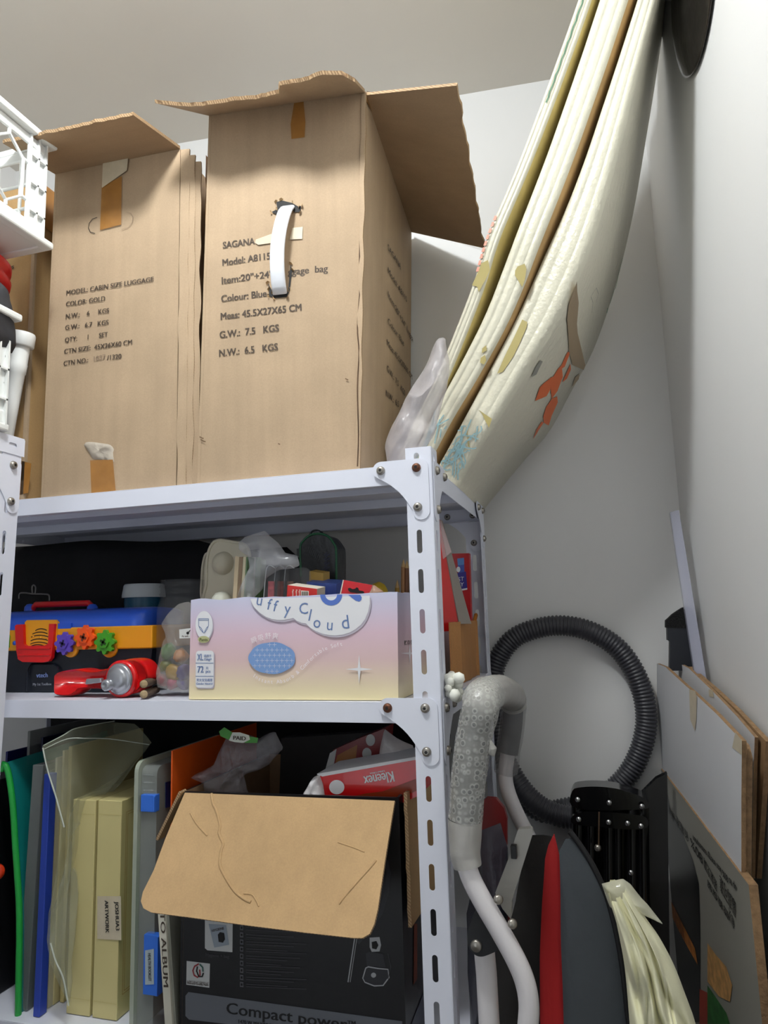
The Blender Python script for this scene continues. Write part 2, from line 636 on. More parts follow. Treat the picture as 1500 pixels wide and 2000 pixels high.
def gusset_poly(c, du, dv, w=.084, h=.090):
    """plate outline: c = outer top corner, du along the rail, dv down the post"""
    c, du, dv = V(c), V(du), V(dv)
    Q = lambda u, v: c + du * u + dv * v
    pts = []
    r = .013
    for i in range(6):
        a = R_(90 * i / 5)
        pts.append(Q(r - r * math.sin(a), r - r * math.cos(a)))       # top outer corner
    pts.reverse()
    pts.reverse()
    pts = [Q(r - r * math.cos(a), r - r * math.sin(a)) for a in [R_(90 * i / 5) for i in range(6)]]
    e = .0125
    pts += [Q(w - e + e * math.sin(a), e - e * math.cos(a)) for a in [R_(150 * i / 9) for i in range(10)]]
    p0 = (w - e + e * math.sin(R_(150)), e - e * math.cos(R_(150)))
    p1 = (e + e * math.cos(R_(8)), h - e - e * math.sin(R_(8)))
    for i in range(1, 9):
        t = i / 9
        b = (lerp(p0[0], p1[0], t), lerp(p0[1], p1[1], t))
        k = math.sin(math.pi * t) * .0060
        pts.append(Q(b[0] - k * .72, b[1] - k * .69))
    pts += [Q(e + e * math.cos(a), h - e + e * math.sin(a)) for a in [R_(-8 + 188 * i / 10) for i in range(11)]]
    return pts
def gusset(parent, c, du, dv, n, rust=()):
    m = MB()
    n = V(n)
    m.ext(gusset_poly(c, du, dv), n * -.0016, M_rack)
    g = m.build('gusset_plate', parent)
    for i, (u, v) in enumerate(((.0715, .0135), (.0175, .0135), (.0175, .0715))):
        bolt(g, V(c) + V(du) * u + V(dv) * v, n, i in rust)
    return g
X0, XL, YF, YR = -.2137, -1.268, .98, 1.466
ZT, ZM, ZB = 1.7195, 1.3802, .893
PW = .038
PTOP = 1.7425
rack = thing('storage_rack', ((X0 + XL) / 2, (YF + YR) / 2, 0), 'white slotted metal shelving rack in the middle, cardboard boxes on its top shelf', 'shelf rack')
for sx, sy in ((1, -1), (1, 1), (-1, -1), (-1, 1)):
    m = MB()
    x = X0 if sx > 0 else XL
    y = YF if sy < 0 else YR
    slot_face(m, (x - sx * PW, y, 0), (sx, 0, 0), PW, 0, PTOP, 1.7175, .0565, M_rack)
    slot_face(m, (x, y - sy * PW, 0), (0, sy, 0), PW, 0, PTOP, 1.7175, .0565, M_rack, uc=PW * .56)
    m.build('post', rack, solid=.0016)
for zz, nm in ((ZT, 'top'), (ZM, 'mid'), (ZB, 'low'), (.35, 'base')):
    m = MB()
    xa, xb, ya, yb = XL + .0025, X0 - .0025, YF + .0025, YR - .0025
    m.box((xa, ya, zz - .0012), (xb, yb, zz), M_rack)
    H = .0292
    m.box((xa, ya, zz - H), (xb, ya + .0012, zz - .0012), M_rack)
    m.box((xa, yb - .0012, zz - H), (xb, yb, zz - .0012), M_rack)
    m.box((xa, ya + .0012, zz - H), (xa + .0012, yb - .0012, zz - .0012), M_rack)
    m.box((xb - .0012, ya + .0012, zz - H), (xb, yb - .0012, zz - .0012), M_rack)
    m.box((xa + .002, ya + .0012, zz - H), (xb - .002, ya + .017, zz - H + .0012), M_rack)      # return lips
    m.box((xa + .002, yb - .017, zz - H), (xb - .002, yb - .0012, zz - H + .0012), M_rack)
    for q in (.3, .62):
        yy = lerp(ya, yb, q)
        m.box((xa + .002, yy - .02, zz - .018), (xb - .002, yy + .02, zz - .0013), M_rack)          # stiffening ribs
    m.build('shelf', rack, bevel=.0006)
for zz, rf, rs in ((ZT, (1,), ()), (ZM, (0,), ())):
    gusset(rack, (X0 - .004, YF - .0026, zz + .006), (-1, 0, 0), (0, 0, -1), (0, -1, 0), rf)
    gusset(rack, (X0 + .0026, YF + .004, zz + .004), (0, 1, 0), (0, 0, -1), (1, 0, 0), rs)
    gusset(rack, (X0 + .0026, YR - .004, zz + .004), (0, -1, 0), (0, 0, -1), (1, 0, 0), rs)
    gusset(rack, (X0 - .003, YR - .004, zz - .002), (-1, 0, 0), (0, 0, -1), (0, -1, 0), rs)

# left rack, standing at right angles: only its end post and rail show
LX, LY = -.87, .901
rk2 = thing('storage_rack', (LX - .2, LY - .5, 0), 'second white slotted rack cut off by the left edge of the photo, holding the crates', 'shelf rack')
m = MB()
slot_face(m, (LX, LY - PW, 0), (0, 1, 0), PW, 0, 1.785, 1.695, .0645, M_rack, uc=.0145, hw=.0036, sl=.037)
slot_face(m, (LX - PW, LY, 0), (1, 0, 0), PW, 0, 1.785, 1.695, .0645, M_rack)
m.build('post', rk2, solid=.0016)
m = MB()
slot_face(m, (LX, LY - 1.0, 0), (0, 1, 0), PW, 0, 1.785, 1.695, .0645, M_rack)
slot_face(m, (LX - PW, LY - 1.0, 0), (1, 0, 0), PW, 0, 1.785, 1.695, .0645, M_rack)
m.build('post', rk2, solid=.0016)
m = MB()
m.box((LX - .40, LY - 1.0, 1.797), (LX + .002, LY + .003, 1.8005), M_rack)
m.box((LX - .40, LY - 1.0, 1.77), (LX - .398, LY + .003, 1.797), M_rack)
# front lip with a slot near its end
yy, zz, hw, sl = LY - .0205, 1.7855, .0036, .016
arcr = [(yy + sl / 2 - hw + hw * math.cos(R_(a)), zz + hw * math.sin(R_(a))) for a in range(-90, 91, 18)]
arcl = [(yy - sl / 2 + hw + hw * math.cos(R_(a)), zz + hw * math.sin(R_(a))) for a in range(90, 271, 18)]
xx = LX + .0022
m.poly([V((xx, a, b)) for a, b in [(LY + .004, 1.771), (LY + .004, 1.7985)] + [(yy, 1.8005)] + [(yy, zz + hw)] + arcr[::-1] + [(yy, zz - hw)] + [(yy, 1.771)]], M_rack)
m.poly([V((xx, a, b)) for a, b in [(yy, 1.771), (yy, zz - hw)] + arcl[::-1] + [(yy, zz + hw), (yy, 1.8005), (LY - 1, 1.8005), (LY - 1, 1.771)]], M_rack)
m.box((LX - .001, LY - .06, 1.7725), (LX + .0005, LY, 1.7985), M_rack)
m.build('top_shelf', rk2)
gusset(rk2, (LX + .0026, LY - .0005, 1.767), (0, -1, 0), (0, 0, -1), (1, 0, 0))
m = MB()
m.box((LX - .40, LY - 1.0, 1.25), (LX - .002, LY - .002, 1.2512), M_rack)
m.build('shelf', rk2)
TL = R_(1.4)                                              # the second rack leans very slightly
rk2.rotation_euler.y = TL
rk2.location.x += .2 - (.2 * math.cos(TL) + 1.77 * math.sin(TL))
rk2.location.z += 1.77 - (1.77 * math.cos(TL) - .2 * math.sin(TL))

# ------------------------------------------------------------------ cartons on the top shelf
def crumple(k, sc, seed, n):
    n = V(n)
    return lambda p: n * (k * mnoise.noise(p * sc + V((seed, 0, 0))))
def carton_walls(root, bot, top, th, mat, seed=0, k=.0016, front_draw=None, side_draw=None):
    """bot/top: FL, FR, BR, BL"""
    m = MB()
    for i, (a, b) in enumerate(((0, 1), (1, 2), (2, 3), (3, 0))):
        c4 = [V(bot[a]), V(bot[b]), V(top[b]), V(top[a])]
        n = (c4[1] - c4[0]).cross(c4[3] - c4[0]).normalized()
        def dp(u, v, c4=c4, n=n, i=i):
            p = c4[0].lerp(c4[1], u).lerp(c4[3].lerp(c4[2], u), v)
            e = min(1, 6 * min(u, 1 - u) + .15) * min(1, 6 * min(v, 1 - v))
            return n * (k * e * mnoise.noise(p * 7 + V((seed + i, 0, 0))) * 1.6)
        m.slab(c4, th, mat, mat, M_cbin, 10 if i < 2 else 2, 20 if i < 2 else 2, dp if i < 2 else None)
    m.slab([V(bot[3]) + EZ * .002, V(bot[2]) + EZ * .002, V(bot[1]) + EZ * .002, V(bot[0]) + EZ * .002], th, mat)
    return m
def flap(root, a, b, c, d, mat, th=.005, droop=None, rag=.003, nu=24, nv=8, seed=0, edge=None, back=None, label=None):
    m = MB()
    a, b, c, d = V(a), V(b), V(c), V(d)
    def dp(u, v):
        out = (d - a).lerp(c - b, u).normalized()
        p = out * (rag * v * v * (mnoise.noise(V((u * 13, seed, 0))) + .5 * mnoise.noise(V((u * 45, seed, 2)))))
        if droop: p = p + droop(u, v)
        return p
    m.slab([a, b, c, d], th, mat, edge or M_edge, back or M_cbflap, nu, nv, dp)
    o = m.build('flap', root)
    if label: o['label'] = label
    return o

# --- tallest carton (middle of the shelf)
def yv(px, py, y): return Y(px, py, y)
sFLt, sFRt = Y(408, 225, .992), Y(713, 180, 1.027)
sFLb, sFRb = Y(385, 940, .992), Y(701, 914, 1.027)
sFLb.z = sFRb.z = ZT + .001
ht = 2.3735
sFLt.z = ht
sFRt.z = ht
bdir = V((-.075, 1, 0)).normalized()
sBRt = sFRt + bdir * .448
sBLt = sFLt + bdir * .448
sBRb = sFRb + bdir * .448
sBLb = sFLb + bdir * .448
sag = thing('cardboard_box', ((sFLb + sFRb + sBRb + sBLb) / 4), 'tallest tan luggage carton, white strap handle poking through its torn front, flaps open', 'box')
NF = (sFRb - sFLb).cross(sFLt - sFLb).normalized()
NS = (sBRb - sFRb).cross(sFRt - sFRb).normalized()
fp = lambda px, py: on(px, py, NF, sFLb)
sp_ = lambda px, py: on(px, py, NS, sFRb)
m = carton_walls(sag, [sFLb, sFRb, sBRb, sBLb], [sFLt, sFRt, sBRt, sBLt], .005, M_cb, 3, .0006)
OFF = .0014
CH = .0125
for st, a, b in (('SAGANA', (436.3, 485.9), (498, 477.6)), ('Model: A8115', (435.5, 520), (528.5, 506.5)), ("Item:20''+24'", (434, 555), (529, 542.5)),
                 ('ggage  bag', (563, 538), (640.5, 531)), ('Colour: Blue', (433, 590.4), (521, 579.7)), ('Meas: 45.5X27X65 CM', (432, 625), (589, 607)),
                 ('G.W.:  7.5   KGS', (430, 661), (545, 647)), ('N.W.:  6.5   KGS', (429, 697), (543, 684))):
    m.text(st, fp(*a), fp(*b), NF, M_ink, CH, OFF)
for st, a, b in (('SAGANA', (756.7, 488), (782, 527)), ('Model: A8115', (756.7, 533), (793.5, 591)), ("Item:20''+24'' Luggage bag", (757, 580), (818, 690)),
                 ('Colour: Blue', (757, 632), (788, 676)), ('Meas: 45.5X27X65 CM', (755, 674), (804, 742)), ('G.W.:  7.5   KGS', (755, 724), (790, 774)), ('N.W.:  6.5   KGS', (753, 774), (792, 808))):
    m.text(st, sp_(*a), sp_(*b), NS, M_ink, CH, OFF)
def fpoly(pts, mat, f=fp, n=NF, off=.002):
    m.poly([f(*q) + n * off for q in pts], mat)
# stiff double rim of the side seam
m.slab([sFRb + NF * .003 + V((-.006, 0, .0)), sFRb + NF * .003 + V((.002, 0, 0)), sFRt + NF * .003 + V((.002, 0, 0)), sFRt + NF * .003 + V((-.006, 0, 0))], .004, M_cb, M_edge, None, 1, 40,
       lambda u, v: V((.0025 * mnoise.noise(V((v * 14, 3, u * 2))), -.001 * abs(mnoise.noise(V((v * 9, 8, 0)))), 0)))
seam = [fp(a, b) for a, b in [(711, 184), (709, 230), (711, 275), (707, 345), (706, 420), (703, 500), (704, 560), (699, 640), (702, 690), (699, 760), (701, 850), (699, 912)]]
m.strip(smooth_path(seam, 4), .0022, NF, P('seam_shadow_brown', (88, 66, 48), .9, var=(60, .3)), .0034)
for (a, b), L_ in (((678, 742), 3), ((398, 862), 5), ((546, 868), 2), ((395, 856), 4)):
    m.strip([fp(a - L_, b - L_ * .6), fp(a, b), fp(a + L_, b + L_ * .3)], .0018, NF, P('dent_brown', (112, 88, 64), .9), .0026)
body = m.build('body', sag)
# torn tape, hole rims
m = MB()
fpoly(zm(340, 120, 2.419, [(570, 190), (612, 180), (622, 290), (618, 362), (556, 370), (552, 300)]), M_tape)
fpoly(zm(340, 120, 2.419, [(388, 845), (470, 815), (470, 860), (400, 870), (385, 860)]), M_tapeold, off=.0024)
fpoly(zm(340, 120, 2.419, [(560, 790), (610, 785), (607, 842), (548, 845)]), M_tapeold, off=.0024)
fpoly(zm(340, 120, 2.419, [(905, 140), (940, 150), (942, 225), (930, 240), (905, 190)]), M_tape, sp_, NS)
build_split(m, 'tape', sag)
m = MB()
M_torn = P('torn_board', (196, 164, 120), 0.9, bump=(300, 0.8, 0.003), var=(120, 0.2))
def torn(cx, cy, pts, seed):
    poly = zm(340, 120, 2.419, pts)
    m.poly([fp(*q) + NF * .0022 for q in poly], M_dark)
    for i, q in enumerate(poly):
        p = fp(*q)
        c_ = fp(cx, cy)
        d = (p - c_).normalized()
        s_ = NF.cross(d)
        L = .004 + .004 * abs(mnoise.noise(V((i * 3.1, seed, 0))))
        m.add([p - s_ * .004 + NF * .001, p + s_ * .004 + NF * .001, p + d * L * .5 + NF * (.003 + L * .6) + s_ * .002, p + d * L * .3 + NF * .006 - s_ * .002], [(0, 1, 2, 3)], M_torn)
torn(560, 403, [(462, 715), (490, 700), (485, 668), (510, 660), (560, 672), (590, 690), (603, 685), (596, 715), (560, 715), (520, 712), (500, 732)], 1)
torn(548, 576, [(445, 1050), (452, 1080), (450, 1110), (475, 1120), (535, 1115), (548, 1080), (560, 990), (552, 960), (540, 1090), (470, 1095)], 2)
build_split(m, 'torn_hole', sag)
# flaps
oF = V((.115, -1, 0)).normalized()
Lf = .108
drop = R_(31)
def outv(L, dr, o): return o * (L * math.cos(dr)) - EZ * (L * math.sin(dr))
def fcurl(u, v):
    up = .022 * max(0, 1 - u / .2) ** 2 * v + .007 * max(0, 1 - abs(u - .82) / .14) * v - .014 * max(0, (u - .93) / .07) * v
    st_p = .016 * v * max(0, min(1, (u - .555) / .02)) - .006 * v * max(0, 1 - abs(u - .42) / .12)
    return oF * st_p + V((-.055 * max(0, 1 - u / .25) * v, 0, up)) + V((0, 0, .003 * mnoise.noise(V((u * 6, 1, 0))) * v))
flap(sag, sFLt, sFRt, sFRt + outv(Lf, drop, oF) + V((.005, 0, 0)), sFLt + outv(Lf, drop, oF), M_cb, .0055, fcurl, .009, 90, 8, 1)
oS = V((1, .06, 0)).normalized()
c_out0 = Y(892, 167, 1.0)
c_out1 = Y(945, 485, 1.42)
flap(sag, sFRt + V((-.002, .004, -.001)), sBRt + V((-.002, 0, -.001)), c_out1, c_out0, M_cbflap, .005, lambda u, v: V((0, 0, .006 * math.sin(u * 3.1) * v)), .006, 40, 8, 2)

# the suitcase inside: only its handle shows
hc = fp(556, 500)
suit = thing('suitcase', ((sFLb + sFRb + sBRb + sBLb) / 4 + EZ * .007), 'suitcase inside the tall carton, only its glossy white strap handle showing', 'suitcase')
m = MB()
cin = (sFLb + sFRb + sBRb + sBLb) / 4
m.box((cin.x - .105, cin.y - .2, ZT + .008), (cin.x + .105, cin.y + .2, ZT + .6), P('suitcase_shell', (210, 214, 222), 0.4))
m.build('shell', suit, bevel=.02)
ht_, hb_ = fp(563, 408), fp(548, 575)
hu = V((1, .12, 0)).normalized()
path = []
for i in range(17):
    t = i / 16
    b = ht_.lerp(hb_, t) + NF * (.004 + .019 * math.sin(math.pi * min(1, t * 1.02)) ** .6) + hu * (-.0045 * math.sin(math.pi * t))
    path.append(b)
path = [ht_ - NF * .008] + path + [hb_ - NF * .006]
m = MB()
wd = .0125
sec = [(-1, 0), (-.9, .75), (-.6, 1), (.6, 1), (.9, .75), (1, 0), (.9, -.75), (-.9, -.75)]
vs, fs = [], []
for i, p in enumerate(path):
    t = (path[min(i + 1, len(path) - 1)] - path[max(i - 1, 0)]).normalized()
    nn = hu.cross(t).normalized()
    if nn.dot(NF) < 0: nn = -nn
    ww = wd * (.85 if i in (0, len(path) - 1) else 1)
    vs += [p + hu * a * ww + nn * b * .0035 for a, b in sec]
k = len(sec)
for i in range(len(path) - 1):
    fs += [(i * k + j, i * k + (j + 1) % k, (i + 1) * k + (j + 1) % k, (i + 1) * k + j) for j in range(k)]
m.add(vs, fs, P('handle_white', (238, 240, 246), 0.25, coat=.3), True)
ho = m.build('handle', suit)
ho['label'] = 'glossy white strap handle'

# --- cabin-size carton
cFLt, cFRt = Y(108, 333, .988), Y(352, 287, 1.0)
cFLb, cFRb = Y(80, 970, .988), Y(344, 945, 1.0)
zc = 2.33
cFLt.z = cFRt.z = zc
cFLb.z = cFRb.z = ZT + .001
bd = V((.0, 1, 0))
cab = thing('cardboard_box', (cFLb + cFRb) / 2 + bd * .2, 'tan cabin size luggage carton left of the tallest one, lid flap raised over taped front', 'box')
q4 = lambda a, b: [a, b, b + bd * .44 + V((-.004, 0, 0)), a + bd * .44]
NFc = (cFRb - cFLb).cross(cFLt - cFLb).normalized()
fc = lambda px, py: on(px, py, NFc, cFLb)
m = carton_walls(cab, q4(cFLb, cFRb), q4(cFLt, cFRt), .005, M_cb, 11, .0006)
for st, a, b in (('MODEL: CABIN SIZE LUGGAGE', (130.7, 577), (300.7, 550)), ('COLOR: GOLD', (130, 599), (206, 587.7)), ('N.W.:    6     KGS', (129.6, 623), (213.6, 611)),
                 ('G.W.:   6.7   KGS', (128.4, 645), (212.7, 634)), ('QTY:      1      SET', (128, 669), (211, 658)), ('CTN SIZE:  45X26X60 CM', (126.6, 691.6), (258.6, 673)),
                 ('CTN NO.:', (125.4, 715), (173, 708)), ('/1320', (210, 704), (237.6, 700.6))):
    m.text(st, fc(*a), fc(*b), NFc, M_ink, .0092, OFF)
m.text('1037', fc(184.5, 706), fc(207, 701.5), NFc, M_pencil, .0095, OFF)
# oval hand-hole cut line
oval = lambda a0, a1, cx, cy, r: [fc(cx + r * math.cos(R_(a)) * .9, cy + r * math.sin(R_(a))) for a in range(a0, a1, 12)]
m.strip([fc(a, b) for a, b in zm(0, 100, 3, [(572, 976), (545, 985), (525, 1010), (521, 1038), (532, 1062), (560, 1070)])], .0012, NFc, M_dark, OFF)
m.strip([fc(a, b) for a, b in zm(0, 100, 3, [(742, 945), (770, 952), (783, 975), (778, 1005), (755, 1035), (715, 1048)])], .0008, NFc, M_pencil, OFF)
# crushed double corner on the right
for k, (dx, dy, wd) in enumerate(((.003, -.003, .016), (.017, .0, .012), (.027, .004, .011))):
    base0, base1 = cFRb + V((dx, dy, 0)), cFRt + V((dx, dy, -.004 - .012 * k))
    m.slab([base0, base0 + V((wd, .003, 0)), base1 + V((wd, .003, 0)), base1], .004, M_cb, M_edge, None, 1, 40, lambda u, v, k=k: V((.0028 * mnoise.noise(V((v * 10, k * 4, u))), .002 * mnoise.noise(V((v * 16, k, 4))), .004 * mnoise.noise(V((u * 9, k, 0))) if v > .98 else 0)))
cbody = m.build('body', cab)
m = MB()
def cpoly(pts, mat, off): m.poly([fc(*q) + NFc * off for q in pts], mat)
cpoly(zm(0, 100, 3, [(600, 800), (718, 735), (714, 1020), (590, 1052)]), M_tape, .0022)
cpoly(zm(0, 550, 3.333, [(592, 1165), (740, 1160), (758, 1362), (600, 1385)]), M_tape, .0022)
m.slab([cFRt + V((.034, .03, -.135)), cFRt + V((.034, .2, -.12)), cFRt + V((.034, .2, .0)), cFRt + V((.034, .03, 0))], .0004, M_tape, None, None, 6, 6, lambda u, v: V((.003 * mnoise.noise(V((u * 5, v * 5, 1))), 0, 0)))
build_split(m, 'tape', cab)
m = MB()
cpoly(zm(0, 100, 3, [(610, 645), (758, 622), (750, 705), (604, 808)]), M_tapeold, .0035)
m.build('label_tape', cab)['label'] = 'peeling cream paper tape'
m = MB()
M_crink = film('crinkled_tape', (215, 205, 190), .7, .2, bump=(60, .8, .004))
q = [fc(a, b) for a, b in zm(0, 550, 3.333, [(545, 1065), (560, 1045), (715, 1058), (742, 1085), (735, 1120), (750, 1180), (600, 1155)])]
m.puff(q, NFc, .004, M_crink, 30, 5, .004, 60, True)
m.build('loose_tape_end', cab)['label'] = 'crinkled clear end of tape'
oC = V((.0, -1, 0))
Lc, dc = .118, R_(8)
flap(cab, cFLt, cFRt, cFRt + outv(Lc, dc, oC) + V((-.012, 0, 0)), cFLt + outv(Lc, dc, oC) + V((-.004, 0, 0)), M_cbflap, .0055, None, .004, 40, 6, 5)

# --- carton at the far left, mostly hidden
gFR = Y(40, 968, 1.0)
gFR.z = ZT + .001
gx = gFR.x + .006
far = thing('cardboard_box', (gx - .11, 1.2, ZT), 'golden brown carton behind the white crates at far left, tape round its top edge', 'box')
g4 = lambda z: [(gx - .22, 1.0, z), (gx, 1.0, z), (gx + .002, 1.42, z), (gx - .22, 1.42, z)]
m = carton_walls(far, g4(ZT + .001), g4(2.335), .005, M_cb2, 23, .001)
m.text('es', Y(19, 527, 1.0), Y(28, 525, 1.0), FN, M_ink, None, OFF)
m.box((gx - .0035, .9965, ZT + .002), (gx + .003, 1.003, 2.333), M_cb)
m.slab([(gx - .215, 1.415, 2.336), (gx - .215, 1.005, 2.336), (gx - .005, 1.005, 2.336), (gx - .005, 1.415, 2.336)], .004, M_cb2)
m.build('body', far)
m = MB()
m.slab([(gx + .0035, 1.0, 2.25), (gx + .0035, 1.3, 2.25), (gx + .0035, 1.3, 2.336), (gx + .0035, 1.0, 2.336)], .0004, M_tape, None, None, 8, 4, lambda u, v: V((.001 * mnoise.noise(V((u * 8, v * 5, 1))) - .0005, 0, .01 * mnoise.noise(V((u * 4, 2, 1))) * (1 - v))))
m.slab([Y(36, 968, .9965), Y(55, 962, .9965), Y(61, 905, .9965), Y(42, 900, .9965)], .0004, M_tape)
build_split(m, 'tape', far)

# ------------------------------------------------------------------ white board behind, bag, foam mats
bd_ = thing('foam_board', (-.3, 1.5, ZT), 'white foam board upright behind the tallest carton and the folded mats', 'board')
m = MB()
yb = 1.495
a, b = Y(826, 452, yb), Y(948, 492, yb)
ux = (b - a).normalized()
b2 = a + (b - a) * 1.04
m.slab([V((a.x - .12, yb, ZT + .002)), V((b2.x - .075, yb, ZT + .002)), b2, a - ux * .12], .02, P('eps_white', (238, 239, 240), .6, bump=(500, .15)), None, None, 1, 1)
m.build('foam_panel', bd_, bevel=.004)

yB = 1.09
bag_pts = [Y(px, py, yB) for px, py in [(752, 905), (752, 868), (768, 830), (800, 770), (828, 712), (852, 660), (868, 655), (880, 700), (872, 760), (845, 840), (812, 905)]]
m = MB()
m.puff(bag_pts, FN + V((.35, 0, .1)), .03, P('milky_film', (214, 208, 210), .3, alpha=.45, bump=(30, .8, .008)), 70, 12, .016, 24, True, 3)
tag(m.build('plastic_bag'), 'crumpled milky white plastic bag squeezed between the tallest carton and the folded mats', 'plastic bag')

M_foam = P('mat_foam', (222, 218, 198), 0.3, var=(7, 0.03), bump=(120, .6, .0025), spec=.5)
M_foamu = P('mat_underside', (216, 211, 192), 0.4, spec=.5)
nt = M_foamu.node_tree
_b = nt.nodes['Principled BSDF']
_tc = [n for n in nt.nodes if n.type == 'TEX_COORD'][0]
mp_ = nt.nodes.new('ShaderNodeMapping')
mp_.inputs['Rotation'].default_value = (0, 0.5, 0)
mp_.inputs['Scale'].default_value = (160, 160, 42)
nt.links.new(_tc.outputs['Object'], mp_.inputs['Vector'])
vo = nt.nodes.new('ShaderNodeTexNoise')
vo.inputs['Scale'].default_value = 1
nt.links.new(mp_.outputs['Vector'], vo.inputs['Vector'])
bp_ = nt.nodes.new('ShaderNodeBump')
bp_.inputs['Strength'].default_value = .9
bp_.inputs['Distance'].default_value = .0025
nt.links.new(vo.outputs['Fac'], bp_.inputs['Height'])
nt.links.new(bp_.outputs['Normal'], _b.inputs['Normal'])
M_seam = P('mat_seam', (206, 186, 118), 0.6, var=(30, .1))
M_brown = P('mat_side_brown', (188, 152, 100), 0.7, var=(12, .15))  # brown side of the middle mat, facing the next one
M_crayon = P('crayon_blue', (150, 190, 198), 0.6)
M_crayg = P('crayon_green', (70, 120, 92), 0.6)
M_khaki = P('print_khaki', (176, 162, 102), 0.5)
M_taupe = P('print_taupe', (160, 140, 112), 0.5)
M_fox = P('print_orange', (222, 104, 44), 0.45)
M_thin = P('print_grey', (150, 148, 138), 0.5)
YM0, YM1 = 1.2, 1.483
class Mat:
    """folded play mat: narrow front face between two traced edges, wide lower face running back to the rear edge"""
    def __init__(s, left, right, rear, y0, y1, n=44):
        cur = lambda pts, y: resample(smooth_path([Y(a, b, y - .13 * i / (len(pts) - 1)) for i, (a, b) in enumerate(pts)], 6), n, False)
        s.L, s.n, s.y0, s.y1 = cur(left, y0), n, y0, y1
        s.P = s.L
        if callable(right):
            s.G = []
            for i, p in enumerate(s.L):
                T = (s.L[min(i + 1, n - 1)] - s.L[max(i - 1, 0)]).normalized()
                s.G.append(p + V((T.z, 0, -T.x)) * right(i / (n - 1)))
        else: s.G = cur(right, y0)
        s.B = cur(rear, y1) if rear else [g + EY * (y1 - y0) for g in s.G]
    def at(s, C, t):
        f = t * (s.n - 1)
        i = max(0, min(s.n - 2, int(f)))
        return C[i].lerp(C[i + 1], f - i)
    def fr(s, t):
        l, g, b = s.at(s.L, t), s.at(s.G, t), s.at(s.B, t)
        N = (g - l).normalized()
        T = (s.at(s.L, min(1, t + .03)) - s.at(s.L, max(0, t - .03))).normalized()
        U = (b - g).cross(T).normalized()
        if U.dot(N) < 0: U = -U
        return l, T, U
    def front(s, t, q):
        """point on the narrow face: q across the thickness"""
        return s.at(s.L, t).lerp(s.at(s.G, t), q) + V((0, -.0012, 0))
    def under(s, t, v):
        """point on the wide lower face: v from front edge to rear edge"""
        _, T, U = s.fr(t)
        return s.at(s.G, t).lerp(s.at(s.B, t), v) + U * .0012
    def find(s, px, py, face='f'):
        """nearest parameters on a face to a direction of view"""
        best = None
        r = ray(px, py).normalized()
        for i in range(121):
            for j in range(41):
                t, q = i / 120, j / 40
                p = s.front(t, q) if face == 'f' else s.under(t, q)
                d = p - O
                e = (d - r * d.dot(r)).length
                if best is None or e < best[0]: best = (e, t, q)
        return best[1], best[2]
    def body(s, tinted=None):
        m = MB()
        vs = []
        # cross-section (thickness fraction, depth): rounded front edge with pinched seams
        sec = [(.0, .012), (.03, .005), (.10, .001), (.22, 0), (.30, .0006), (.335, .0022), (.37, .0006), (.55, 0), (.64, .0012), (.66, .0018), (.68, .0012), (.82, .001), (.93, .005), (1, .010)]
        K = len(sec) + 4
        for i in range(s.n):
            l, g, b = s.L[i], s.G[i], s.B[i]
            for q, d in sec:
                nz = .0005 * mnoise.noise(V((i * .9, q * 6, d * 40)))
                vs.append(l.lerp(g, q) + EY * (d + nz) + (b - g) * (max(0, q - .9) * .2))
            bl_ = b - (g - l) * .98
            vs += [g.lerp(b, .5), b, bl_, l.lerp(bl_, .5)]
        fa, fb, fc_, fd = [], [], [], []
        for i in range(s.n - 1):
            for k in range(K):
                f = (i * K + k, i * K + (k + 1) % K, (i + 1) * K + (k + 1) % K, (i + 1) * K + k)
                if k in (4, 5): fc_.append(f)
                elif k in (13, 14): fb.append(f)
                elif tinted and k in (12, 15): fd.append(f)
                else: fa.append(f)
        fa += [tuple(range(K)), tuple(reversed(range((s.n - 1) * K, s.n * K)))]
        b0 = len(m.v)
        m.add(vs, fa, M_foam, True)
        for fs, mt in ((fb, tinted or M_foamu), (fc_, M_foam), (fd, tinted or M_foam)):
            k = m.mi(mt)
            for f in fs:
                m.f.append(f)
                m.m.append(k)
                m.sm.append(True)
        return m
pts3 = [(850, 916), (894, 836), (956, 718), (1012, 608), (1060, 500), (1103, 405), (1140, 310), (1180, 192), (1212, 96), (1246, -10), (1275, -105)]
pts2 = [(802, 905), (814, 872), (848, 800), (896, 712), (945, 614), (982, 520), (1012, 440), (1066, 300), (1128, 123), (1170, -4), (1205, -105)]
pts1 = [(762, 912), (780, 880), (812, 812), (850, 735), (893, 630), (925, 545), (951, 459), (1009, 320), (1068, 165), (1127, 0), (1160, -105)]
rid3 = [(892, 952), (925, 890), (975, 810), (1030, 720), (1084, 632), (1125, 550), (1153, 480), (1187, 370), (1213, 275), (1234, 190), (1255, 107), (1284, 0), (1312, -105)]
rear3 = [(944, 997), (1020, 904), (1072, 844), (1116, 764), (1156, 690), (1184, 616), (1204, 552), (1218, 500), (1240, 400), (1262, 270), (1277, 180), (1292, 80), (1303, 0), (1318, -105)]
def mkmat(left, right, rear, label, y0=YM0, y1=YM1, tinted=None):
    M_ = Mat(left, right, rear, y0, y1)
    low = M_.P[0]
    t = thing('foam_mat', (low.x, (y0 + y1) / 2, ZT), label, 'play mat', 'folded foam play mats leaning on the right wall')
    o = M_.body(tinted).build('mat_body', t)
    return M_, t
mat3, t3 = mkmat(pts3, rid3, rear3, 'thick cream foam mat nearest the right wall, orange animal print on its underside')
mat2, t2 = mkmat(pts2, lambda t: lerp(.036, .050, min(1, t * 2.5)), None, 'cream foam mat in the middle of the three leaning mats, blue crayon at its foot', tinted=M_brown)
mat1, t1 = mkmat(pts1, lambda t: .024, None, 'thinnest cream foam mat, leftmost of the three leaning mats', tinted=M_seam)
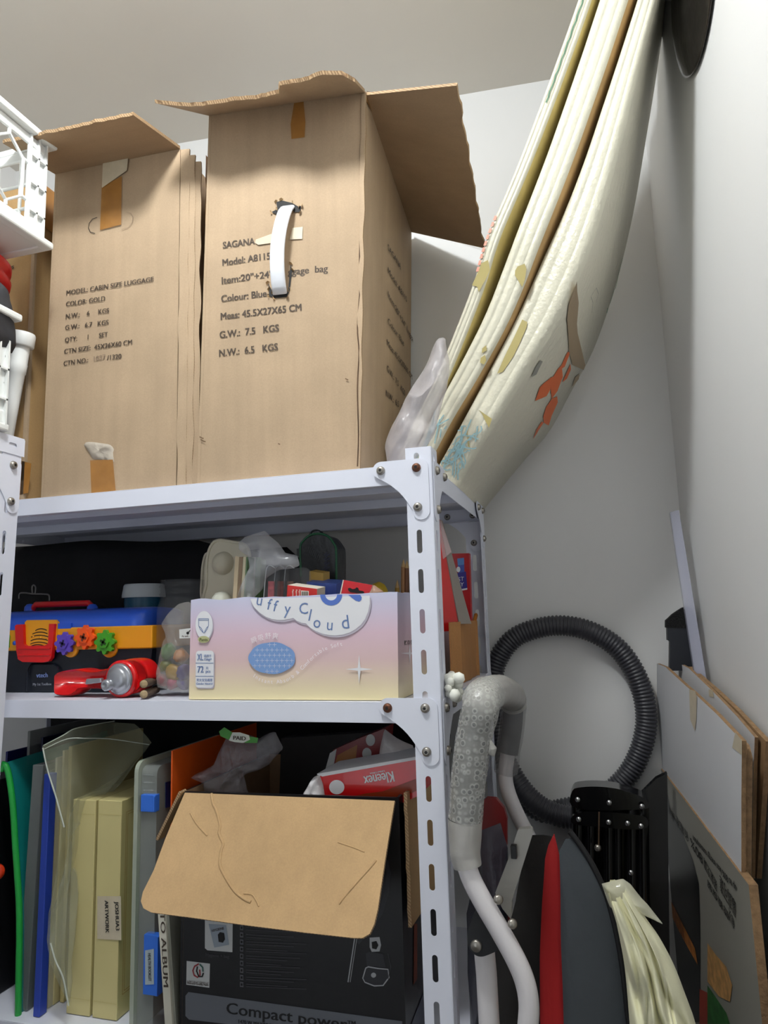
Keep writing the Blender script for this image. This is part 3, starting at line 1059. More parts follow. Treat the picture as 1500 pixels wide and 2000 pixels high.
def mpatch(M_, mb, pts, mat, face, N=26):
    q = [M_.find(a, b, face) for a, b in pts]
    f = M_.front if face == 'f' else M_.under
    # dense outline so that the patch follows the bow
    ring = []
    for i in range(len(q)):
        a, b = q[i], q[(i + 1) % len(q)]
        for k in range(4): ring.append((lerp(a[0], b[0], k / 4), lerp(a[1], b[1], k / 4)))
    c = (sum(x[0] for x in ring) / len(ring), sum(x[1] for x in ring) / len(ring))
    vs = [f(*c)] + [f(*x) for x in ring]
    n = len(ring)
    mb.add(vs, [(0, 1 + i, 1 + (i + 1) % n) for i in range(n)], mat)
def mline(M_, mb, pts, mat, wd, face='f'):
    q = [M_.find(a, b, face) for a, b in pts]
    f = M_.front if face == 'f' else M_.under
    P3 = []
    for a, b in zip(q, q[1:]):
        for k in range(5): P3.append(f(lerp(a[0], b[0], k / 5), lerp(a[1], b[1], k / 5)))
    P3.append(f(*q[-1]))
    n = FN
    if face != 'f':
        _, T, N = M_.fr(q[0][0])
        n = N
    mb.strip(P3, wd, n, mat, .0003)
Z6 = lambda pts: zm(740, 500, 2.5, pts)
m = MB()
# orange print, taupe arch and small marks on the underside
mpatch(mat3, m, Z6([(965, 128), (950, 175), (928, 240), (920, 310), (922, 390), (932, 460), (950, 520), (998, 558), (1012, 525), (990, 460), (975, 400), (970, 320), (974, 240), (970, 170)]), M_taupe, 'u')
mpatch(mat3, m, Z6([(770, 700), (785, 650), (810, 615), (845, 590), (855, 605), (840, 645), (820, 680), (790, 702)]), M_fox, 'u')
mpatch(mat3, m, Z6([(848, 690), (838, 640), (850, 590), (870, 560), (890, 540), (893, 600), (878, 650)]), M_fox, 'u')
mpatch(mat3, m, Z6([(885, 560), (895, 530), (915, 480), (928, 460), (932, 480), (905, 545)]), M_fox, 'u')
mpatch(mat3, m, Z6([(895, 615), (910, 580), (932, 535), (938, 550), (915, 600)]), M_fox, 'u')
mpatch(mat3, m, Z6([(800, 820), (805, 780), (822, 730), (845, 692), (868, 692), (870, 720), (850, 775), (832, 820)]), M_fox, 'u')
mpatch(mat3, m, Z6([(757, 888), (770, 850), (800, 800), (806, 815), (780, 855)]), M_fox, 'u')
mpatch(mat3, m, Z6([(750, 585), (768, 545), (795, 500), (802, 510), (775, 570)]), M_thin, 'u')
mline(mat3, m, Z6([(1045, 270), (1050, 220), (1040, 190), (1060, 165), (1075, 180), (1060, 230), (1070, 190)]), M_thin, .0012, 'u')
mpatch(mat3, m, Z6([(945, 635), (955, 600), (985, 565), (975, 600)]), M_taupe, 'u')
for a, b in (((1170, 70), (1160, 150)), ((1150, 160), (1130, 230)), ((1185, 20), (1180, 50)), ((1120, 250), (1110, 285))):
    mline(mat3, m, Z6([a, b]), M_crayg, .003, 'u')
build_split(m, 'print', t3, .006)
m = MB()
mpatch(mat3, m, Z6([(695, 320), (725, 320), (720, 350), (690, 420), (650, 500), (600, 570), (580, 570), (610, 500), (660, 400)]), M_khaki, 'f')
mpatch(mat3, m, Z6([(490, 745), (520, 770), (548, 800), (535, 840), (515, 800), (490, 765)]), M_khaki, 'f')
mpatch(mat3, m, Z6([(425, 850), (438, 870), (440, 940), (428, 935)]), M_khaki, 'f')
random.seed(11)
for i in range(26):
    t0, t1_ = random.uniform(.005, .09), random.uniform(.005, .12)
    q0, q1 = random.uniform(.05, .95), random.uniform(.05, .95)
    pp = [mat3.front(lerp(t0, t1_, k / 8), lerp(q0, q1, k / 8) + .12 * math.sin(k * .8 + i) * (.5 if k not in (0, 8) else 0)) for k in range(9)]
    m.strip(pp, .0020, FN, M_crayon, .0004)
build_split(m, 'crayon_marks', t3, .006)
m = MB()
for i in range(12):
    t0, t1_ = random.uniform(.0, .10), random.uniform(.0, .12)
    pp = [mat2.front(lerp(t0, t1_, k / 8), lerp(random.Random(i).uniform(0, .9), random.Random(i + 50).uniform(0, .9), k / 8)) for k in range(9)]
    m.strip(pp, .0020, FN, M_crayon, .0004)
mpatch(mat2, m, Z6([(680, 45), (710, 42), (722, 60), (715, 110), (700, 150), (680, 130), (662, 100), (668, 65)]), M_khaki, 'f')
mpatch(mat2, m, Z6([(505, 450), (520, 442), (530, 455), (522, 470), (505, 468)]), M_khaki, 'f')
mpatch(mat2, m, Z6([(500, 490), (520, 480), (528, 500), (515, 525), (498, 515)]), M_khaki, 'f')
build_split(m, 'crayon_marks', t2, .006)
m = MB()
mpatch(mat1, m, Z6([(500, 40), (530, 28), (545, 60), (520, 120), (485, 180), (480, 150), (455, 140)]), M_khaki, 'f')
M_pink = P('print_coral', (232, 160, 138), .5)
for k in range(9):
    t = .40 + k * .012
    mpatch_pts = [mat1.front(t, .02), mat1.front(t + .009, .02), mat1.front(t + .010, .18), mat1.front(t + .002, .22)]
    m.poly([p + V((0, -.0002, 0)) for p in mpatch_pts], M_pink)
pp = [mat1.front(.72 + k * .01, .42 + .03 * math.sin(k * 2.2)) for k in range(26)]
m.strip(pp, .002, FN, M_crayg, .0003)
build_split(m, 'print', t1, .006)

# ------------------------------------------------------------------ dark pan hung on the right wall
def rw(px, py, off=0): return on(px, py, WT, CORN - WT * off)
pc = CORN + RW_D * .485 + EZ * 2.515 - WT * .004
pan = thing('wok_pan', pc - EZ * .14, 'dark glossy round pan hanging high on the right wall', 'pan')
m = MB()
M_pan = P('pan_steel', (70, 66, 62), 0.22, metal=.85, var=(22, .3), bump=(14, .5, .006))
m.lathe([(.0, .022), (.05, .021), (.085, .017), (.115, .011), (.135, .004), (.14, .002), (.1395, 0), (.13, .001), (.1, .006), (.0, .012)], pc, -WT, M_pan, 56)
m.build('bowl', pan)
m = MB()
m.lathe([(.006, .020), (.006, .028), (.022, .031), (.024, .036), (.018, .040), (.0, .041)], pc, -WT, M_black, 20)
m.build('knob', pan)

# ------------------------------------------------------------------ crates on the left rack
M_crate = P('crate_plastic', (236, 238, 236), 0.38, bump=(300, .05))
def crate(label, z0, z1, ye, xr, bulge, small=False):
    """open lattice crate; right side seen edge on. ye = far end (y), xr = right face x"""
    t = thing('storage_crate', (xr - .17, ye - .25, z0), label, 'crate', 'white plastic crates on the left rack')
    xl, ya = xr - .34, ye - .5
    m = MB()
    H = z1 - z0
    rimo = .014
    def rail(za, zb, o):
        m.box((xr - .004, ya - o, za), (xr + o, ye + o, zb), M_crate)
        m.box((xl - o, ya - o, za), (xl + .004, ye + o, zb), M_crate)
        m.box((xl, ye - .004, za), (xr, ye + o, zb), M_crate)
        m.box((xl, ya - o, za), (xr, ya + .004, zb), M_crate)
    rail(z1 - .012, z1, rimo)
    rail(z1 - .03, z1 - .012, .002)
    rail(z0, z0 + .012, rimo if not small else .006)
    rail(z0 + .012, z0 + .034, .002)
    o = m.build('rim', t, bevel=.004)
    m = MB()
    m.box((xl, ya, z0 + .002), (xr, ye, z0 + .006), M_crate)
    m.build('floor_panel', t)
    m = MB()
    # corner posts with ribs, lattice of hexagon bars on the long sides
    for y_ in (ye, ya):
        for x_ in (xr, xl):
            sx, sy = (1 if x_ == xr else -1), (1 if y_ == ye else -1)
            m.box((min(x_, x_ - sx * .003), min(y_, y_ - sy * .034), z0 + .01), (max(x_, x_ - sx * .003), max(y_, y_ - sy * .034), z1 - .01), M_crate)
            m.box((min(x_, x_ - sx * .03), min(y_, y_ - sy * .003), z0 + .01), (max(x_, x_ - sx * .03), max(y_, y_ - sy * .003), z1 - .01), M_crate)
            for yy in (y_, y_ - sy * .017, y_ - sy * .034):
                m.box((min(x_, x_ + sx * .006), min(yy, yy - sy * .003), z0 + .01), (max(x_, x_ + sx * .006), max(yy, yy - sy * .003), z1 - .01), M_crate)
            for k in range(1, 4):
                zz = lerp(z0, z1, k / 4)
                m.box((min(x_, x_ + sx * .006), min(y_, y_ - sy * .034), zz), (max(x_, x_ + sx * .006), max(y_, y_ - sy * .034), zz + .003), M_crate)
    build_split(m, 'corner_ribs', t)
    m = MB()
    r = .0032
    za, zb = z0 + .034, z1 - .03
    for x_ in (xr - .001, xl + .001):
        ys = [ye - .034 - .085 * k for k in range(6)]
        for k in range(5):
            y0_, y1_ = ys[k], ys[k + 1]
            ym = (y0_ + y1_) / 2
            q = (zb - za)
            hexa_ = [(ym, zb - q * .06), (y0_ - .012, zb - q * .25), (y0_ - .012, za + q * .25), (ym, za + q * .06), (y1_ + .012, za + q * .25), (y1_ + .012, zb - q * .25)]
            hp = [V((x_, a, b)) for a, b in hexa_]
            m.tube(hp, r, M_crate, 6, closed=True)
            for a, b in ((hp[0], V((x_, ym, zb))), (hp[3], V((x_, ym, za))), (hp[1], V((x_, y0_, zb - q * .25))), (hp[2], V((x_, y0_, za + q * .25))),
                         (hp[4], V((x_, y1_, za + q * .25))), (hp[5], V((x_, y1_, zb - q * .25)))):
                m.tube([a, b], r, M_crate, 6)
        for yy in ys: m.tube([V((x_, yy, za)), V((x_, yy, zb))], r, M_crate, 6)
    for y_ in (ye - .001, ya + .001):
        for k in range(1, 7):
            xx_ = lerp(xl, xr, k / 7)
            m.tube([V((xx_, y_, za)), V((xx_, y_, zb))], r, M_crate, 6)
        for k in (1, 2): m.tube([V((xl, y_, lerp(za, zb, k / 3))), V((xr, y_, lerp(za, zb, k / 3)))], r, M_crate, 6)
    m.build('lattice', t)
    if small:
        m = MB()
        for x_ in (xr - .004,): m.box((x_ - .002, ya, z0 + .03), (x_, ye, z1 - .01), M_crate)
        m.build('side_panel', t)
    return t
xc = -.853
up0, up1 = X(85, 487, xc).z, X(80, 268, xc).z
lo0, lo1 = 1.802, X(36, 612, xc).z
crate('upper white lattice crate at the left edge of the photo', up0, up1, .905, xc, 0)
crate('lower white crate on the left rack, a red lid and black bag rising from it', lo0, lo1, .858, xc - .012, 0, True)
# red lidded tub and black bag between them
rl = X(0, 525, -.90)
tub = thing('red_lidded_tub', (rl.x - .09, rl.y - .01, lo0 + .008), 'tub with a red lid sticking out of the lower white crate', 'tub')
m = MB()
e_ = X(21, 527, -.872)
c0 = V((e_.x - .128, e_.y - .005, lo0 + .008))
hh = up0 - .001 - c0.z
m.lathe([(.075, 0), (.085, hh - .05)], c0, EZ, P('tub_black', (34, 34, 38), .4), 40)
m.build('tub_body', tub)
m = MB()
m.lathe([(.084, hh - .058), (.094, hh - .056), (.096, hh - .044), (.09, hh - .039), (.089, hh - .033), (.095, hh - .028), (.096, hh - .018), (.088, hh - .012), (.055, hh - .011), (.053, hh), (0, hh)], c0, EZ, P('lid_red', (205, 22, 26), .35), 44)
m.build('lid', tub)['label'] = 'red lid with a grooved rim'
m = MB()
m.puff([X(a, b, -.875) for a, b in [(-60, 560), (2, 550), (10, 565), (16, 590), (22, 612), (26, 650), (26, 690), (-60, 690)]], (1, 0, 0), .02, P('black_cloth', (44, 45, 50), .7, bump=(90, .4)), 40, 7, .004, 30)
tag(m.build('cloth_bag'), 'charcoal black cloth bag bulging from the lower crate below the red lid', 'bag')
# white pipe with an end cap
a, b = Y(43, 668, .958), Y(12, 850, .96)
d = (b - a).normalized()
pipe = thing('plastic_pipe', b + d * .13, 'white plastic pipe with an end cap leaning behind the lower crate', 'pipe')
m = MB()
m.lathe([(.0145, .012), (.0145, .048), (.0152, .05), (.0148, .066), (.0135, .068), (.0125, .12), (.011, .262)], a - d * .01, d, M_white, 28)
m.build('tube', pipe)
m = MB()
m.lathe([(0, -.006), (.019, -.006), (.0205, -.003), (.0205, .017), (.019, .019), (.0145, .019)], a - d * .01, d, M_white, 30)
m.build('cap', pipe)

# ------------------------------------------------------------------ middle shelf
Z8 = lambda pts: zm(280, 1010, 2.5, pts)
Z7 = lambda pts: zm(0, 990, 3.571, pts)
# --- opened carton with a soft lilac to yellow print
ya = .992
bl, br = Y(369, 1362, ya), Y(778, 1365, ya)
tl, tr = Y(373, 1172, ya), Y(776, 1156, ya)
bz = ZM + .001
bl.z = br.z = bz
dpt = .385
dia = thing('diaper_carton', (bl + br) / 2 + EY * .19, 'lilac, pink and yellow opened carton with a cloud badge, full of odds and ends', 'box')
M_dia = zgrad('carton_fade', [(0, (240, 226, 178)), (.10, (238, 222, 184)), (.38, (226, 196, 196)), (.62, (226, 196, 210)), (.85, (214, 204, 226)), (1, (206, 208, 232))])
m = MB()
def rag(u, v, s):
    return EZ * (v * (.0035 * mnoise.noise(V((u * 9, s, 0))) + .0015 * mnoise.noise(V((u * 40, s, 3)))))
m.slab([bl, br, tr, tl], .004, M_dia, M_dia, M_cb, 40, 6, lambda u, v: rag(u, v, 1) + V((0, .0015 * mnoise.noise(V((u * 5, v * 4, 1))), 0)))
rb, rt = br + EY * dpt, tr + EY * dpt
rt.z = tr.z - .004
m.slab([br, rb, rt, tr], .004, M_dia, M_dia, M_cb, 40, 6, lambda u, v: rag(u, v, 2))
lb, lt = bl + EY * dpt, tl + EY * dpt
m.slab([rb, lb, lt, rt], .004, M_dia, M_dia, M_cb, 4, 4)
m.slab([lb, bl, tl, lt], .004, M_dia, M_dia, M_cb, 4, 4)
i4 = V((.005, .005, .003))
m.slab([bl + i4, lb + V((.005, -.005, .003)), rb + V((-.005, -.005, .003)), br + V((-.005, .005, .003))], .002, M_cb)
f8 = lambda x, y: Y(280 + x / 2.5, 1010 + y / 2.5, ya)
f8l = lambda pts: [f8(*q) for q in pts]
M_pw = P('print_white', (236, 236, 240), .5)
M_psh = P('print_soft_grey', (196, 188, 202), .5)
M_pb = P('print_blue', (86, 118, 200), .5)
M_pbl = P('print_light_blue', (124, 160, 214), .5)
M_pt = P('print_text_blue', (104, 128, 176), .5)
M_pale = P('print_pale', (250, 242, 246), .5)
cl = [(525, 398), (535, 425), (545, 442), (570, 466), (600, 486), (630, 498), (660, 503), (690, 502), (720, 496), (735, 492), (750, 505), (775, 516), (797, 519), (815, 538), (845, 557), (880, 570), (910, 576), (940, 578), (975, 574), (1010, 563), (1040, 546), (1065, 525), (1085, 498), (1100, 462), (1108, 420), (1107, 384)]
m.poly([p + V((.002, 0, -.003)) + FN * .0018 for p in f8l(cl)], M_psh)
m.poly([p + FN * .0022 for p in f8l(cl)], M_pw)
for ch, x, y, a, h in (('u', 572, 402, 12, 62), ('f', 620, 424, 14, 62), ('f', 650, 432, 14, 62), ('y', 708, 444, 6, 62), ('C', 786, 444, 0, 60), ('l', 818, 476, 14, 64), ('o', 852, 510, 8, 62), ('u', 914, 522, 6, 62), ('d', 988, 510, -6, 72)):
    m.glyph(ch, f8(x, y), h / 2.5 / 1378, FN, -a, M_pt, off=.0026, sxr=.95)
ring = [f8(920 + 54 * math.cos(R_(a)), 378 + 54 * math.sin(R_(a))) for a in range(0, 181, 15)] + [f8(920 + 29 * math.cos(R_(a)), 378 + 29 * math.sin(R_(a))) for a in range(180, -1, -15)]
m.poly([p + FN * .0026 for p in ring], M_pb)
m.poly([p + FN * .0026 for p in f8l([(1004, 380), (1022, 395), (1040, 408), (1056, 413), (1067, 405), (1069, 392), (1062, 380)])], M_pb)
e1 = lambda cx, cy, rx, ry, mt, off, n=32: m.poly([f8(cx + rx * math.cos(2 * math.pi * i / n), cy + ry * math.sin(2 * math.pi * i / n)) + FN * off for i in range(n)][::-1], mt)
e1(303, 532, 42, 72, M_psh, .0016)
e1(300, 528, 42, 70, M_pw, .0020)
for pts in ([(274, 496), (322, 496)], [(274, 503), (322, 503)], [(274, 496), (274, 530), (282, 548), (297, 565)], [(322, 496), (322, 530), (314, 548), (302, 565)], [(297, 565), (302, 565)], [(274, 532), (285, 540), (292, 552), (297, 565)], [(322, 532), (312, 540), (306, 552), (302, 565)]):
    m.strip(f8l(pts), .0008, FN, M_pt, .0024)
M_pill = P('print_olive', (190, 190, 140), .5)
e1(298, 597, 28, 17, M_pill, .0024)
m.text('Pants', f8(279, 605), f8(318, 605), FN, P('print_olive_dark', (98, 104, 58), .5), None, .0028)
def badge(x0, y0, x1, y1, r, mt, off):
    c = f8((x0 + x1) / 2, (y0 + y1) / 2)
    hw = (f8(x1, y0) - f8(x0, y0)).length / 2
    hh = (f8(x0, y1) - f8(x0, y0)).length / 2
    m.poly([p + FN * off for p in rrect(c, EX, EZ, hw, hh, r)], mt)
badge(262, 656, 350, 837, .005, M_psh, .0016)
badge(259, 652, 346, 832, .005, M_pw, .0020)
m.text('XL', f8(268, 699), f8(296, 698), FN, M_pt, .0105, .0026)
m.text('72', f8(269, 759), f8(298, 758), FN, M_pt, .0105, .0026)
m.text('pcs', f8(309, 759), f8(331, 759), FN, M_pt, None, .0026)
m.text('片', f8(310, 743), f8(322, 743), FN, M_pt, None, .0026)
m.text('适用于', f8(300, 682), f8(336, 682), FN, M_pt, None, .0026)
m.text('15kg+', f8(302, 699), f8(338, 699), FN, M_pt, None, .0026)
m.text('男女宝宝通用', f8(264, 800), f8(340, 800), FN, M_pt, None, .0026)
m.text('Gender Neutral', f8(263, 817), f8(342, 817), FN, M_pt, None, .0026)
for yy in (712, 776): m.strip([f8(259, yy), f8(346, yy)], .0008, FN, M_pt, .0024)
pud = []
for i in range(60):
    a = 2 * math.pi * i / 60
    k = 1 + .035 * abs(math.sin(a * 3.5))
    pud.append(f8(631 + 112 * k * math.cos(a), 688 + 76 * k * math.sin(a)))
m.poly([p + FN * .0022 for p in pud][::-1], M_pbl)
for r_ in range(6):
    for c_ in range(8):
        cx, cy = 548 + c_ * 24 + (12 if r_ % 2 else 0), 622 + r_ * 26
        if ((cx - 631) / 104) ** 2 + ((cy - 688) / 70) ** 2 < 1:
            m.strip([f8(cx - 10, cy), f8(cx + 10, cy)], .0005, FN, M_pw, .0026)
            m.strip([f8(cx, cy - 10), f8(cx, cy + 10)], .0005, FN, M_pw, .0026)
arc = smooth_path([V((x, y, 0)) for x, y in [(546, 776), (590, 800), (650, 806), (705, 795), (755, 760), (800, 716), (845, 672), (900, 640), (968, 622)]], 8)
st = 'Instant Absorb & Comfortable Soft'
arcp = resample(arc, len(st), False)
for i, ch in enumerate(st):
    if ch == ' ': continue
    d = arcp[min(i + 1, len(st) - 1)] - arcp[max(i - 1, 0)]
    m.glyph(ch, f8(arcp[i].x, arcp[i].y - 4), 21 / 2.5 / 1378, FN, math.degrees(math.atan2(-d.y, d.x)), M_pale, off=.0026)
for i, (ch, x, y, a) in enumerate((('瞬', 544, 600, 18), ('吸', 578, 588, 10), ('舒', 612, 580, 2), ('爽', 648, 580, -8))):
    m.glyph(ch, f8(x, y), 26 / 2.5 / 1378, FN, a, M_pale, off=.0026)
def star(fn, n, c, L, mt, off):
    pts = []
    for i in range(32):
        a = 2 * math.pi * i / 32
        ca, sa = abs(math.cos(a)), abs(math.sin(a))
        r = L / (1 + 6.5 * (min(ca, sa) / max(ca, sa)) ** .75) * 1.0
        pts.append(fn(c[0] + r * math.cos(a), c[1] + r * math.sin(a) * 1.05) + V(n) * off)
    m.poly(pts[::-1], mt)
star(f8, FN, (1056, 742), 68, M_pw, .0024)
xr_ = br.x
fx = lambda x, y: X(280 + x / 2.5, 1010 + y / 2.5, xr_)
for st, yy in (('生产企业：安全健康', 475), ('公司地址：广州市番禺区', 527), ('服务热线：全国', 575), ('贮存条件：阴凉干燥处', 624)):
    m.text(st, fx(1268, yy), fx(1400, yy - 12), EX, M_ink, .0058, .002)
m.strip([fx(1268, 420), fx(1470, 430)], .0008, EX, M_ink, .002)
star(fx, EX, (1295, 665), 48, M_pale, .002)
m.build('body', dia)

# --- odds and ends in the carton
def yq(pts, y): return [Y(a, b, y) for a, b in pts]
Z9 = lambda pts: zm(360, 1020, 4.6875, pts)
M_bei = P('beige_plastic', (206, 200, 178), 0.45, bump=(120, .08))
def scoop(label, pts, y, th, bulge):
    t = thing('plastic_scoop_tray', (Y(*pts[0], y).x, y, bz + .01), label, 'tray', 'beige moulded trays in the open carton')
    ol = resample(smooth_path(yq(pts, y), 6, True), 60)
    m = MB()
    m.ext(ol, EY * .004, M_bei, smooth=True)
    m.tube(ol, .0028, M_bei, 8, closed=True)
    o = m.build('rim', t)
    c = sum(ol, V()) / len(ol)
    m = MB()
    if bulge:
        bc = Y(436, 1100, y)
        for k in range(1): pass
        m.lathe([(0, -.017), (.008, -.0162), (.014, -.013), (.019, -.007), (.021, .0005)], bc + V((0, .001, 0)), EY, M_bei, 30)
        m.build('bulge', t)
    return t
scoop('rear beige moulded tray, narrow strip seen left of the bulging tray', Z9([(165, 700), (162, 520), (170, 400), (190, 310), (215, 285), (260, 300), (280, 500), (270, 700)]), 1.135, .004, False)
scoop('beige moulded tray with a round bulge standing in the open carton', Z9([(198, 760), (203, 560), (205, 400), (222, 270), (262, 190), (320, 162), (390, 172), (470, 185), (540, 200), (590, 260), (600, 420), (600, 760)]), 1.11, .004, True)
m = MB()
c = Y(433, 1170, 1.075)
m.lathe([(0, .019), (.01, .0165), (.016, .009), (.018, 0), (.017, -.01), (0, -.012)], c - EZ * .006, EZ, P('eggshell', (222, 222, 208), .4), 26)
tag(m.build('ball'), 'small white ball peeping over the carton edge below the bulging tray', 'ball')
# board books
bk = thing('board_book', Y(470, 1165, 1.06) - EZ * .03, 'small thick board book with cream and brown page edges inside the open carton', 'book')
cols = [(226, 206, 172), (160, 136, 110), (232, 222, 190), (120, 150, 110)]
xs9 = [(466, 505), (505, 540), (540, 568), (568, 582)]
for i, ((a, b), c) in enumerate(zip(xs9, cols)):
    p0, p1 = Y(*Z9([(a, 310 + 8 * (i > 0))])[0], 1.06), Y(*Z9([(b - 2, 316)])[0], 1.06)
    q0, q1 = Y(*Z9([(a - 28, 760)])[0], 1.06), Y(*Z9([(b - 30, 760)])[0], 1.06)
    m = MB()
    m.slab([q0, q1, p1, p0], .07, P('page_%d' % i, c, .7))
    m.build('page_board', bk)
bk2 = thing('picture_card', Y(500, 1165, 1.09) - EZ * .03, 'green and cream picture card standing inside the clear crumpled bag', 'card')
m = MB()
m.slab(yq(Z9([(640, 760), (690, 760), (700, 322), (655, 318)]), 1.085), .003, P('card_green', (104, 142, 84), .5))
m.slab(yq(Z9([(600, 760), (638, 760), (652, 318), (622, 318)]), 1.085), .003, P('card_cream', (214, 210, 190), .5))
m.build('card', bk2)
M_bagc = film('poly_bag', (206, 207, 212), .34, .16, bump=(45, .7, .005))
m = MB()
m.puff(yq(Z9([(500, 170), (560, 110), (640, 90), (735, 70), (790, 130), (860, 190), (920, 270), (1040, 300), (1060, 400), (1000, 420), (860, 440), (740, 520), (690, 640), (600, 720), (470, 740), (520, 600), (590, 430), (580, 300), (510, 230)]), 1.045), FN, .014, M_bagc, 80, 10, .010, 26, True, 2)
tag(m.build('plastic_bag'), 'crumpled clear plastic bag draped over the books in the open carton', 'plastic bag')
# clear blister packs
for i, (x0, lab) in enumerate(((740, 'leftmost clear blister pack beside the poly bag in the carton'), (825, 'clear blister pack between two others in the open carton'), (915, 'rightmost clear blister pack behind the red medicine box'))):
    t = thing('blister_pack', Y(*Z9([(x0 + 40, 700)])[0], 1.05 + .012 * i) - EZ * .03, lab, 'blister pack', 'clear blister packs in the open carton')
    m = MB()
    yy = 1.05 + .012 * i
    m.ext(smooth_path(yq(Z9([(x0 - 15, 720), (x0 + 5, 480), (x0 + 15, 420), (x0 + 45, 395), (x0 + 90, 420), (x0 + (215 if i == 2 else 110), 435), (x0 + (225 if i == 2 else 110), 720)]), yy), 3), EY * .010, M_clear2)
    m.tube(smooth_path(yq(Z9([(x0 - 15, 720), (x0 + 5, 480), (x0 + 15, 420), (x0 + 45, 395), (x0 + 90, 420)]), yy - .0005), 5), .0009, P('clear_edge', (220, 224, 228), .1, alpha=.6), 6)
    m.build('blister', t)
    m = MB()
    m.slab(yq(Z9([(x0 + 22, 720), (x0 + 75, 720), (x0 + 80, 540), (x0 + 28, 540)]), yy + .006), .003, P('sweet_%d' % i, [(206, 96, 104), (150, 74, 66), (176, 130, 110)][i], .5, var=(120, .3)))
    m.build('insert_card', t)['label'] = 'coloured insert'
# red medicine box, blue box, gold box
def smallbox(name, label, cat, front, dvec, mf, mt, mside, extra=None):
    f = [V(p) for p in front]   # bl br tr tl
    d = V(dvec)
    t = thing(name, (f[0] + f[1]) / 2 + d / 2, label, cat)
    m = MB()
    m.add(f, [(0, 1, 2, 3)], mf)
    m.add([f[3], f[2], f[2] + d, f[3] + d], [(0, 1, 2, 3)], mt)
    m.add([f[1], f[1] + d, f[2] + d, f[2]], [(0, 1, 2, 3)], mside)
    m.add([f[0], f[3], f[3] + d, f[0] + d], [(0, 1, 2, 3)], mside)
    m.add([f[0] + d, f[1] + d, f[2] + d, f[3] + d], [(3, 2, 1, 0)], mf)
    m.add([f[0], f[1], f[1] + d, f[0] + d], [(3, 2, 1, 0)], mf)
    if extra: extra(m)
    m.build('carton', t)
    return t
M_rbox = P('box_red', (196, 36, 30), .4)
M_wbox = P('box_white', (236, 226, 210), .45)
def ex(m):
    fr = lambda a, b: Y(*Z9([(a, b)])[0], 1.012)
    for k, xx in enumerate((990, 1022, 1050)):
        m.text('Pepermunt', fr(xx, 618), fr(xx, 700), FN, M_wbox, .0028, .0005)
    m.poly([p + FN * .0004 for p in (fr(1068, 625), fr(1068, 720), fr(1140, 720), fr(1140, 630))], M_wbox)
    for k in range(7): m.poly([p + FN * .0008 for p in (fr(1075 + k * 9, 634), fr(1075 + k * 9, 700), fr(1079 + k * 9 + (k % 2) * 2, 700), fr(1079 + k * 9 + (k % 2) * 2, 634))], M_dark)
smallbox('medicine_box', 'small red and white medicine box at the carton edge', 'box', yq(Z9([(935, 740), (1212, 740), (1215, 610), (945, 575)]), 1.012), Y(*Z9([(1290, 590)])[0], 1.05) - Y(*Z9([(1215, 610)])[0], 1.012), M_rbox, M_wbox, M_wbox, ex)
smallbox('blue_box', 'small blue printed box behind the red medicine box', 'box', yq(Z9([(1120, 760), (1392, 760), (1392, 565), (1120, 545)]), 1.075), V((0, .05, .008)), P('box_blue', (72, 98, 190), .45, var=(90, .15)), P('box_blue_top', (86, 114, 200), .45), P('box_blue', (72, 98, 190)))
smallbox('gold_box', 'gold yellow box leaning on the black pencil case', 'box', yq(Z9([(1140, 700), (1272, 700), (1272, 465), (1145, 448)]), 1.1), V((0, .03, .004)), P('box_gold', (196, 156, 66), .4, var=(60, .1)), P('box_gold2', (206, 168, 80), .4), P('box_gold2', (206, 168, 80), .4))
# pencil case
pcs = thing('pencil_case', Y(622, 1165, 1.16) - EZ * .03, 'rounded black pencil case with green piping upright in the open carton', 'pencil case')
ol = smooth_path(yq(Z9([(1075, 760), (1068, 500), (1060, 240), (1090, 170), (1150, 120), (1230, 105), (1310, 125), (1365, 190), (1390, 260), (1392, 500), (1396, 760)]), 1.16), 5)
M_case = P('case_black', (20, 22, 28), .32, bump=(50, .5, .003))
m = MB()
m.ext(ol, EY * .05, M_case, smooth=True)
M_sk = P('case_sketch_blue', (58, 62, 118), .5)
for i in range(7):
    y0 = 300 + i * 40
    m.strip([Y(*q, 1.159) for q in Z9([(1280, y0), (1310, y0 - 25), (1290, y0 + 15), (1330, y0 - 10)])], .0009, FN, M_sk, .0004)
for i in range(8):
    y0 = 160 + i * 12
    m.strip([Y(*q, 1.159) for q in Z9([(1130 + i * 14, y0 + 110), (1145 + i * 14, y0 + 60)])], .0006, FN, P('case_scratch', (96, 96, 100), .5), .0004)
m.build('case_body', pcs)
m = MB()
m.tube(ol[5:], .0022, P('piping_green', (28, 96, 62), .4), 8)
m.build('piping', pcs)['label'] = 'green piping'
m = MB()
m.tube(smooth_path(yq(Z9([(1140, 130), (1170, 85), (1215, 74), (1260, 95), (1275, 118)]), 1.17), 5), .0016, M_case, 8)
m.box(Y(*Z9([(1030, 305)])[0], 1.158), Y(*Z9([(1066, 245)])[0], 1.166), M_case)
m.build('pull_loop', pcs)
